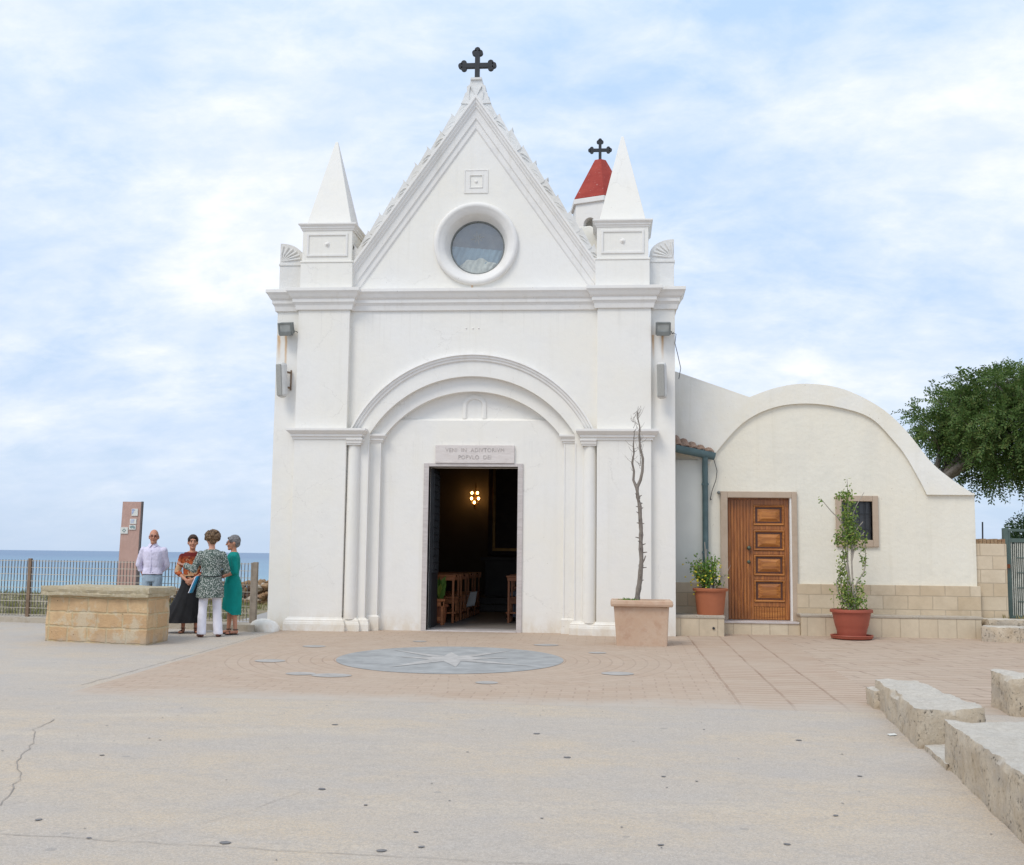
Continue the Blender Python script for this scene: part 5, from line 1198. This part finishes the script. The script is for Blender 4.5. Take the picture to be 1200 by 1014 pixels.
def patt(name, kind):
    t = NT(name)
    if kind == 'rust':
        n1 = t.noise(9, 4, .6, dist=1.2); z = t.sep()[2]
        col = t.mix(t.rng(n1, .42, .52), (.14,.018,.012), (.42,.10,.03)); col = t.mix(t.rng(t.noise(7, 3, .5, vec=t.mp((1,1,1.8),(3,1,4)), dist=.8), .55, .60), col, (.55,.34,.19))
        col = t.mix(t.rng(z, 1.20, 1.27), col, (.13,.015,.013))
    else:
        v = t.voro(62, vec=t.mp((1,1,.75))); n1 = t.noise(75, 2, .5)
        col = t.mix(t.rng(t.math('ADD', v, t.math('MULTIPLY', n1, .5)), .55, .68), (.60,.62,.58), (.075,.105,.09)); col = t.mix(t.rng(t.noise(40, 2), .58, .62), col, (.22,.25,.22))
    return t.out(col, .85, t.bump(t.noise(20), .2, .01), spec=.2)
m_rust = patt('rust_brown_print', 'rust'); m_spr = patt('grey_green_sprig_print', 'sprig')
def hairmat(name, a, b):
    t = NT(name); col = t.mix(t.rng(t.noise(60, 4, .7, vec=t.mp((1,1,.4))), .4, .6), a, b); return t.out(col, .6, t.bump(t.noise(90, 4), .8, .01), spec=.3)
m_hbrown = hairmat('dark_brown_hair', (.035,.018,.012), (.07,.04,.025)); m_hcurl = hairmat('tipped_brown_hair', (.05,.028,.018), (.24,.15,.08)); m_hgrey = hairmat('grey_hair', (.09,.085,.085), (.26,.25,.25))
ID = Matrix.Identity(4)
def head_M(c, rz, tilt=0):
    return Matrix.Translation(c) @ Matrix.Rotation(rz, 4, 'Z') @ Matrix.Rotation(tilt, 4, 'X') @ Matrix.Scale(1.09, 4) @ Matrix.Translation(-V(c))
def person(loc, H, rz, label, joints, look, head=0, tilt=0, dz=0, fem=False, vox=.0065, sink=0):
    s = H/1.71; t = thing('person', loc, label, 'person', rz=rz)
    S = Matrix.Scale(s, 4); HM = head_M((0,0,1.50+dz), head, tilt); sk = look.get('skin', m_skin)
    w = .92 if fem else 1.0
    def part(mb, name, mat, fn=None, remesh=None, smooth=None, disp=None, bevel=0):
        mb.xf(S)
        if remesh: return solid(mb, name, mat, t, remesh, 2, disp=disp)
        return mb.build(name, mat, t, world=False, smooth=smooth, bevel=bevel)
    # ---- body
    mb = MB(); z = dz
    mb.loft([(0,0,.80+z,.11,.09),(0,.005,.86+z,.155*w,.11),(0,.008,.93+z,.160*w,.112),(0,0,1.05+z,.132*w,.092),(0,0,1.20+z,.150*w,.105),(0,.0,1.33+z,.165*w,.10),(0,.008,1.40+z,.145*w,.075),(0,.008,1.44+z,.07,.055)], 24)
    mb.capsule((0,.012,1.41+z),(0,-.004,1.53+z),.056*w,.052*w)
    k = len(mb.v)
    mb.ell((0,.008,1.60+z),(.074,.094,.107),20,14); mb.ell((0,-.026,1.568+z),(.061,.074,.094),20,14); mb.ell((0,-.070,1.496+z),(.030,.026,.026)); mb.ell((0,-.04,1.508+z),(.050,.045,.032))
    mb.capsule((0,-.096,1.598+z),(0,-.116,1.562+z),.008,.013,8); mb.capsule((-.034,-.080,1.618+z),(.034,-.080,1.618+z),.014,.014,8)
    for sx in (-1, 1):
        mb.ell((sx*.075,.012,1.578+z),(.011,.022,.031)); mb.ell((sx*.038,-.078,1.556+z),(.020,.018,.018))
    mb.xf(HM, k)
    for sx, key in ((-1,'ra'),(1,'la')):
        Sh, E, W, hd, pn = [V(q) for q in joints[key]]
        Sh, E, W = Sh+V((0,0,z)), E+V((0,0,z)), W+V((0,0,z)); hd.normalize(); pn = (pn - hd*pn.dot(hd)).normalized(); sd_ = hd.cross(pn)
        mb.capsule(Sh, E, .052*w, .039*w); mb.capsule(E, W, .040*w, .026*w)
        M3 = Matrix((sd_, hd, pn)).transposed()
        mb.ell(W+hd*.045, (.040*w,.052,.017), 14, 8, M=M3)
        for i, (o_, L) in enumerate(((-.029,.066),(-.010,.076),(.010,.071),(.028,.055))):
            b0 = W + hd*.080 + sd_*o_; c1 = (hd*.92+pn*.30).normalized(); p1 = b0 + c1*L*.45; c2 = (hd*.62+pn*.78).normalized(); p2 = p1 + c2*L*.32; p3 = p2 + (hd*.25+pn*.97).normalized()*L*.26
            mb.capsule(b0-hd*.02, p1, .0095, .0088, 8, 2); mb.capsule(p1, p2, .0088, .0082, 8, 2); mb.capsule(p2, p3, .0082, .0072, 8, 2)
        sg = joints.get('thumb', {}).get(key, sx)
        b0 = W + hd*.025 + sd_*sg*.03; p1 = b0 + (hd*.75+sd_*sg*.6+pn*.25).normalized()*.038; p2 = p1 + (hd*.95+sd_*sg*.1+pn*.3).normalized()*.028
        mb.capsule(b0, p1, .012, .0105, 8, 2); mb.capsule(p1, p2, .0105, .009, 8, 2)
    feet = []
    for key in ('rl','ll'):
        Hp, K, An, fd = [V(q) for q in joints[key]]; fd.normalize(); feet.append((An, fd))
        mb.capsule(Hp, K, .080*w, .052*w); mb.capsule(K, K.lerp(An,.35)+V((0,.012,0)), .050*w, .052*w); mb.capsule(K.lerp(An,.35)+V((0,.012,0)), An, .052*w, .034*w)
        Mf = Matrix.Rotation(atan2(fd.x, -fd.y), 3, 'Z')
        mb.ell(An+V((0,0,-.035))-fd*-.0+Mf@V((0,.012,0)), (.034,.040,.042), 12, 8); mb.capsule(An+V((0,0,-.035)), An+fd*.12+V((0,0,-.058)), .030, .020, 10); mb.ell(An+fd*.13+V((0,0,-.060)), (.040,.050,.018), 12, 8, M=Mf)
    body = part(mb, 'body', sk, remesh=vox)
    # ---- face details
    def hp(mb, name, mat): mb.xf(HM); return part(mb, name, mat, smooth=180)
    for sx in (-1, 1):
        mb = MB(); mb.ell((sx*.029,-.0925,1.594+z),(.013,.007,.0065),10,6); hp(mb, 'eye', m_eye)
        mb = MB(); mb.capsule((sx*.014,-.100,1.617+z),(sx*.046,-.090,1.620+z),.0045,.003,6,2); hp(mb, 'eyebrow', look['hair'])
    mb = MB(); mb.ell((0,-.096,1.528+z),(.023,.008,.006),10,6); hp(mb, 'lips', m_lip)
    # ---- hair
    r2 = random.Random(int(H*1000)); mb = MB(); hk = look['hairkind']; hdp = None
    if hk == 'bald':
        mb.ell((0,.024,1.592+z),(.0815,.092,.058),18,10); hd_ = .002
    elif hk == 'curly':
        mb.ell((0,.026,1.625+z),(.090,.100,.095),18,12)
        for i in range(150):
            d = rvec(r2)
            if d.y < -.45 and d.z < .45 or d.z < -.55: continue
            mb.ell(V((0,.024,1.632+z))+V((d.x*.108,d.y*.106,d.z*.098)), (.021,.021,.021), 8, 6)
        mb.ell((0,.065,1.555+z),(.055,.04,.05),12,8); hd_ = .006
    else:
        mb.ell((0,.020,1.622+z),(.083,.100,.097),20,14); mb.ell((0,.045,1.575+z),(.074,.065,.070),16,10)
        for sx in (-1,1): mb.ell((sx*.066,-.035,1.630+z),(.020,.040,.040),10,8)
        mb.ell((.01,-.062,1.668+z),(.055,.030,.022),12,8); hd_ = .005
    mb.xf(HM); part(mb, 'hair', look['hair'], remesh=.006, disp=lambda c, n: n*hd_*noise.noise(c*60))
    if look.get('glasses'):
        mb = MB()
        for sx in (-1, 1):
            mb.tube([(sx*.031+.021*cos(a*pi/8),-.106,1.592+z+.015*sin(a*pi/8)) for a in range(17)], .0026, 5, cap=False)
            mb.tube([(sx*.052,-.105,1.597+z),(sx*.078,-.06,1.596+z),(sx*.080,.01,1.588+z)], .0026, 5)
        mb.tube([(-.010,-.107,1.596+z),(.010,-.107,1.596+z)], .0026, 5); hp(mb, 'spectacles', m_frame_g)
    # ---- clothes
    fold = lambda amp, fr=11: (lambda c, n: n*amp*(noise.noise(V((c.x*fr, c.y*fr, c.z*fr*.7)))+.5*noise.noise(V((c.x*fr*2.3, c.y*fr*2.3, c.z*fr*2)))))
    def torso(mb, zb, zt, g, flare=0, neck=.078, scoop=0):
        prof = [(.60,.17,.12),(.80,.175,.128),(.93,.168,.12),(1.05,.145,.103),(1.20,.158,.115),(1.33,.172,.110),(1.385,.155,.088)]
        rings = [(0,.004,zz_+z,(rx+g+flare*max(0,.98-zz_))*w,(ry+g*.8+flare*.7*max(0,.98-zz_))*w) for zz_, rx, ry in prof if zz_ >= zb-.001]
        if rings[0][2] > zb+z+.01: q = rings[0]; rings = [(0,.004,zb+z,q[3]+flare*.05,q[4]+flare*.03)] + rings
        rings += [(0,.010,1.425+z,neck+.035,.072),(0,.010,zt+z,neck,.064)]
        mb.loft(rings, 28)
    def sleeve(mb, key, to, r0=.064, r1=.052, r2_=.044):
        Sh, E, W = [V(q)+V((0,0,z)) for q in joints[key][:3]]; mb.capsule(Sh+V((0,0,-.004)), E, r0*w, r1*w)
        if to > 0: mb.capsule(E, E.lerp(W, to), r1*w, r2_*w)
    def legs(mb, g0, g1, zend=0):
        for key in ('rl','ll'):
            Hp, K, An = [V(q) for q in joints[key][:3]]; e = An + V((0,.0,-.045)); mb.capsule(Hp, K, .088*w+g0, .062*w+g0); mb.tube([K+V((0,0,.02)), K.lerp(e,.5), e], [.062*w+g0, .056*w+(g0+g1)/2, .050*w+g1], 16)
        mb.loft([(0,.005,.80+z,.150*w,.115),(0,.008,.90+z,.170*w,.124),(0,.004,.97+z,.160*w,.116)], 24)
    for item in look['clothes']: item(locals())
    return t
def foot_shoes(L, mat, sandal=False):
    for (An, fd) in L['feet']:
        Mf = Matrix.Rotation(atan2(fd.x, -fd.y), 3, 'Z'); mb = MB()
        if sandal:
            mb.ell(An+fd*.06+V((0,0,-.078)), (.044,.135,.010), 16, 6, M=Mf); mb.capsule(An+fd*.105+Mf@V((-.04,0,-.06)), An+fd*.105+Mf@V((0,0,-.034)), .009,.009,6,2); mb.capsule(An+fd*.105+Mf@V((0,0,-.034)), An+fd*.105+Mf@V((.04,0,-.06)), .009,.009,6,2)
            mb.tube([An+Mf@V((.040*cos(a*pi/6),.006+.044*sin(a*pi/6),.0)) for a in range(13)], .007, 5)
            L['part'](mb, 'sandal', mat, smooth=60)
        else:
            mb.ell(An+fd*.05+V((0,0,-.055)), (.046,.135,.034), 16, 8, M=Mf); mb.ell(An+V((0,0,-.03)), (.042,.048,.045), 12, 8); L['part'](mb, 'shoe', mat, remesh=.008)
# man behind the well
def man_clothes(L):
    part, z = L['part'], L['z']
    mb = MB(); L['torso'](mb, .93, 1.455, .020, neck=.070); L['sleeve'](mb, 'ra', .42, .068, .060, .052); L['sleeve'](mb, 'la', .42, .068, .060, .052); part(mb, 'shirt', m_shirt, remesh=.009, disp=L['fold'](.009))
    mb = MB()
    for key in ('ra','la'):
        Sh, E, W = [V(q) for q in L['joints'][key][:3]]; a = E.lerp(W,.36); b = E.lerp(W,.47); mb.tube([a, b], [.056,.058], 16)
    for sx in (-1, 1): mb.add([(sx*.012,-.062,1.462),(sx*.070,-.010,1.485),(sx*.088,-.035,1.440),(sx*.040,-.098,1.405),(sx*.012,-.070,1.455),(sx*.066,-.014,1.478),(sx*.084,-.041,1.434),(sx*.038,-.104,1.40)], [(0,1,2,3),(7,6,5,4),(0,4,5,1),(1,5,6,2),(2,6,7,3),(3,7,4,0)])
    mb.bar((0,-.122,1.36),(0,-.134,.96),.022,.006,(0,1,0)); part(mb, 'collar_and_cuffs', m_shirt, bevel=.002)
    mb = MB(); L['legs'](mb, .006, .02); part(mb, 'jeans', m_jeans, remesh=.010, disp=L['fold'](.006))
    mb = MB(); mb.loft([(0,.004,.925,.176,.130),(0,.004,.962,.174,.128)], 28); part(mb, 'belt', m_belt, smooth=40)
    foot_shoes(L, m_shoeb)
LG = dict(rl=((-.09,0,.86),(-.10,-.01,.47),(-.11,.01,.085),(-.25,-1,0)), ll=((.09,0,.86),(.10,-.01,.47),(.11,.01,.085),(.25,-1,0)))
person((-5.70,.12,.0), 1.685, R(3), 'bald man in spectacles and a pale lilac shirt standing behind the well', dict(LG,
    ra=((-.18,.005,1.355),(-.265,.05,1.10),(-.205,.14,.90),(.45,.35,-.8),(0,1,0)), la=((.18,.005,1.355),(.215,.10,1.10),(.08,.17,.93),(-.9,.1,-.3),(0,1,0))),
    dict(hair=m_hgrey, hairkind='bald', glasses=True, clothes=[man_clothes]), head=R(14))
# woman in rust top
def w2_clothes(L):
    part = L['part']
    mb = MB(); L['torso'](mb, .93, 1.405, .016, neck=.098); L['sleeve'](mb, 'ra', .30, .062, .056, .050); L['sleeve'](mb, 'la', .30, .062, .056, .050); part(mb, 'printed_top', m_rust, remesh=.009, disp=L['fold'](.007))
    mb = MB(); r = []
    for i in range(15):
        u = i/14; zz_ = 1.00-.82*u; q = u**1.5; r.append((-.17*q, .03*q, zz_, .150+.21*q, .112+.16*q))
    mb.loft(r, 72, fn=lambda i, a: 1+.055*(i/14)**1.3*sin(a*11+1.2*sin(a*3))+.02*(i/14)*sin(a*23)); part(mb, 'skirt', m_black, smooth=60)
    mb = MB(); mb.tube([(.10,-.112,1.22),(.105,-.100,1.34),(.10,-.02,1.42),(.09,.07,1.37)], .013, 6); part(mb, 'bag_strap', m_whitec, smooth=60)
    foot_shoes(L, m_shoe, True)
person((-4.60,-.93,-.018), 1.60, R(16), 'short haired woman in a rust printed top and long black skirt', dict(LG,
    ra=((-.172,.005,1.345),(-.245,-.01,1.07),(-.065,-.215,.925),(.85,-.25,-.35),(0,1,-.2)), la=((.172,.005,1.345),(.235,.0,1.07),(.045,-.225,.945),(-.85,-.15,-.35),(0,1,-.2)), thumb=dict(ra=-1, la=1)),
    dict(hair=m_hbrown, hairkind='short', clothes=[w2_clothes]), head=R(6), fem=True)
# woman seen from behind
def w3_clothes(L):
    part = L['part']
    mb = MB(); L['torso'](mb, .64, 1.44, .030, .18, neck=.082); L['sleeve'](mb, 'ra', .85, .070, .062, .050); L['sleeve'](mb, 'la', .85, .070, .062, .056); part(mb, 'tunic', m_spr, remesh=.010, disp=L['fold'](.011, 8))
    mb = MB(); mb.tube([(.19*cos(a*pi/8)*1.0, .004+.138*sin(a*pi/8), 1.02-.03*sin(a*pi/8)) for a in range(0,9)], .006, 6); part(mb, 'tie', m_black, smooth=60)
    mb = MB(); L['legs'](mb, .012, .030); part(mb, 'trousers', m_whitec, remesh=.010, disp=L['fold'](.008, 7))
    foot_shoes(L, m_shoe)
person((-4.05,-1.55,-.031), 1.655, R(-158), 'curly haired woman seen from behind in a sprigged grey tunic and white trousers', dict(
    rl=((-.09,0,.86),(-.12,-.02,.47),(-.15,.0,.085),(-.2,-1,0)), ll=((.09,0,.86),(.11,-.01,.47),(.12,.03,.085),(.3,-1,0)),
    ra=((-.178,.005,1.355),(-.25,.0,1.09),(-.15,-.22,1.04),(.5,-.8,.0),(.8,.5,0)), la=((.178,.005,1.355),(.275,-.02,1.10),(.42,-.18,1.17),(.75,-.55,.15),(-.2,.1,1)), thumb=dict(ra=1, la=-1)),
    dict(hair=m_hcurl, hairkind='curly', clothes=[w3_clothes], skin=m_skin2), head=R(8), tilt=R(8), fem=True)
# woman in teal
def w4_clothes(L):
    part = L['part']
    mb = MB(); L['torso'](mb, .80, 1.435, .020, neck=.080); L['sleeve'](mb, 'ra', .12, .066, .060, .056); L['sleeve'](mb, 'la', .12, .066, .060, .056); part(mb, 'jacket', m_teal, remesh=.009, disp=L['fold'](.009))
    mb = MB(); r = []
    for i in range(13):
        u = i/12; r.append((.0, .01, 1.00-.66*u, .150+.045*min(1,u*3)-.01*u, .115+.055*min(1,u*3)-.005*u))
    mb.loft(r, 60, fn=lambda i, a: 1+.030*(i/12)*sin(a*7+1)+.012*sin(a*3+i*.5))
    for i_ in range(len(mb.v)):
        x, y, zz_ = mb.v[i_]; k_ = max(0, (1.0-zz_)/.66)**3; mb.v[i_] = (x, y, zz_ + k_*.10*max(0, -y/.15))
    part(mb, 'skirt', m_teal, smooth=60)
    mb = MB(); Sh, E, W = [V(q) for q in L['joints']['la'][:3]]; a = E.lerp(W,.86); b = E.lerp(W,.90); mb.tube([a, b], [.033,.033], 12); part(mb, 'bracelet', m_shoe)
    foot_shoes(L, m_shoeb, True)
person((-3.87,-1.02,-.02), 1.60, R(-66), 'grey haired woman in a teal dress and spectacles seen side on', dict(
    rl=((-.085,0,.86),(-.09,-.02,.47),(-.09,-.03,.085),(-.1,-1,0)), ll=((.085,0,.86),(.09,.02,.47),(.10,.07,.085),(.25,-1,0)),
    ra=((-.168,.005,1.35),(-.20,-.02,1.09),(-.06,-.22,1.03),(.5,-.8,.0),(.8,.4,0)), la=((.168,.005,1.35),(.205,.02,1.09),(.12,-.20,.99),(-.4,-.85,.0),(-.8,.4,0)), thumb=dict(ra=1, la=-1)),
    dict(hair=m_hgrey, hairkind='short', glasses=True, clothes=[w4_clothes], skin=m_skin), head=R(-8), tilt=R(4), fem=True)
# someone seated in the nave
def w5_clothes(L):
    part = L['part']
    mb = MB(); L['torso'](mb, .93, 1.44, .018); L['sleeve'](mb, 'ra', .3); L['sleeve'](mb, 'la', .3); part(mb, 'shirt', m_greyc2, remesh=.010, disp=L['fold'](.008))
    mb = MB()
    for key in ('rl','ll'):
        Hp, K, An = [V(q) for q in L['joints'][key][:3]]; mb.capsule(Hp, K, .090, .066); mb.capsule(K, An, .066, .052)
    part(mb, 'trousers', m_greyc2, remesh=.010); foot_shoes(L, m_shoeb)
m_greyc2 = cloth('pale_grey_cloth', (.30,.31,.35), .08)
person((.80,3.45,.045), 1.66, R(-62), 'person in pale grey clothes seated on a pew in the dark nave', dict(
    rl=((-.09,.02,.555),(-.11,-.40,.52),(-.12,-.38,.085),(0,-1,0)), ll=((.09,.02,.555),(.11,-.40,.52),(.12,-.40,.085),(0,-1,0)),
    ra=((-.18,.005,1.355),(-.24,-.05,1.10),(-.12,-.27,1.00),(.4,-.9,-.1),(0,0,-1)), la=((.18,.005,1.355),(.24,-.05,1.10),(.12,-.27,1.00),(-.4,-.9,-.1),(0,0,-1))),
    dict(hair=m_hbrown, hairkind='short', clothes=[w5_clothes]), dz=-.31, vox=.009)
# folder under her arm
t = thing('folder', (-4.27,-1.62,.78), 'blue and white folder held low against the sprigged tunic', 'folder')
mb = MB(); mb.obox((-4.27,-1.66,.80),(.012,-.006,.004),(.0,.06,.0),(.055,.0,.135)); mb.build('blue_cover', simple('cyan_cover', (.04,.33,.55), .4), t, bevel=.003)
mb = MB(); mb.obox((-4.292,-1.672,.795),(.008,-.004,.003),(.0,.058,.0),(.053,.0,.130)); mb.build('white_pages', m_whitec, t, bevel=.002)
# ------------------------------------------------------------------ camera, light, sky
cam = bpy.data.cameras.new('camera'); co = bpy.data.objects.new('camera', cam); COL.objects.link(co)
f = 1340.; pitch = math.atan(144/f); yaw = R(4.9); roll = .012
cam.sensor_width = 36; cam.lens = f/1200*36; cam.clip_end = 40000; cam.clip_start = .1
fw = V((-sin(yaw)*cos(pitch), cos(yaw)*cos(pitch), sin(pitch))); r_ = V((cos(yaw), sin(yaw), 0)); u_ = r_.cross(fw)
Rr = cos(roll)*r_ + sin(roll)*u_; Ur = cos(roll)*u_ - sin(roll)*r_
co.matrix_world = Matrix(((Rr.x,Ur.x,-fw.x,2.313),(Rr.y,Ur.y,-fw.y,-19.561),(Rr.z,Ur.z,-fw.z,1.32),(0,0,0,1)))
sc.camera = co
SUN_EL, SUN_AZ = 52, -35     # azimuth measured from behind the camera, negative = from the left
sd = V((sin(R(SUN_AZ))*cos(R(SUN_EL)), -cos(R(SUN_AZ))*cos(R(SUN_EL)), sin(R(SUN_EL))))
sl_ = bpy.data.lights.new('sun', 'SUN'); sl_.energy = 1.5; sl_.angle = R(24); sl_.color = (1,.94,.84)
so = bpy.data.objects.new('sun', sl_); COL.objects.link(so); so.rotation_euler = (-sd).to_track_quat('-Z', 'Y').to_euler()
w = bpy.data.worlds.new('World'); sc.world = w; w.use_nodes = True; nt = w.node_tree; bg = nt.nodes['Background']
T = NT.__new__(NT); T.t = nt; T.L = nt.links; T.tc = None
tc = nt.nodes.new('ShaderNodeTexCoord'); gen = tc.outputs['Generated']
sky = nt.nodes.new('ShaderNodeTexSky'); sky.sky_type = 'NISHITA'; sky.sun_disc = False; sky.sun_elevation = R(SUN_EL); sky.sun_rotation = math.atan2(sd.x, sd.y); sky.air_density = 1.0; sky.dust_density = 1.5; sky.ozone_density = 1.5
x, y, z = T.sep(gen)
zz = T.math('ADD', T.math('MAXIMUM', z, 0), .40)
pv = T.comb(T.math('DIVIDE', x, zz), T.math('DIVIDE', y, zz), 0)
n1 = T.noise(1.9, 11, .60, vec=T.mp((.8,1.25,1), (3.3,1.9,0), src=pv), dist=.25)
n2 = T.noise(9.5, 8, .62, vec=T.mp((1,1.3,1), (8.1,4.2,0), src=pv), dist=.3)
mask = T.rng(T.math('ADD', T.math('MULTIPLY', n1, .72), T.math('MULTIPLY', n2, .28)), .385, .63)
thin = T.rng(z, .0, .14, 0, 1)
mask = T.math('MULTIPLY', mask, T.math('ADD', T.math('MULTIPLY', thin, .8), .12), clamp=True)
n3 = T.noise(4.6, 8, .6, vec=T.mp((1,1.3,1), (1.1,7.7,0), src=pv))
cl = T.mix(T.rng(n3, .40, .62), (8.0,8.5,9.7), (10.0,9.9,10.0))
veil = T.mix(T.rng(z, .0, .45), (5.4,6.7,8.6), (5.3,7.2,9.9))
base = T.mix(.86, sky.outputs[0], veil)
nt.links.new(T.mix(mask, base, cl), bg.inputs[0]); bg.inputs[1].default_value = .1
vs_ = sc.view_settings; vs_.view_transform = 'Standard'; vs_.look = 'None'; vs_.exposure = .20; vs_.gamma = 1; vs_.use_curve_mapping = False
sc.cycles.max_bounces = 8; sc.cycles.diffuse_bounces = 5; sc.cycles.use_denoising = True
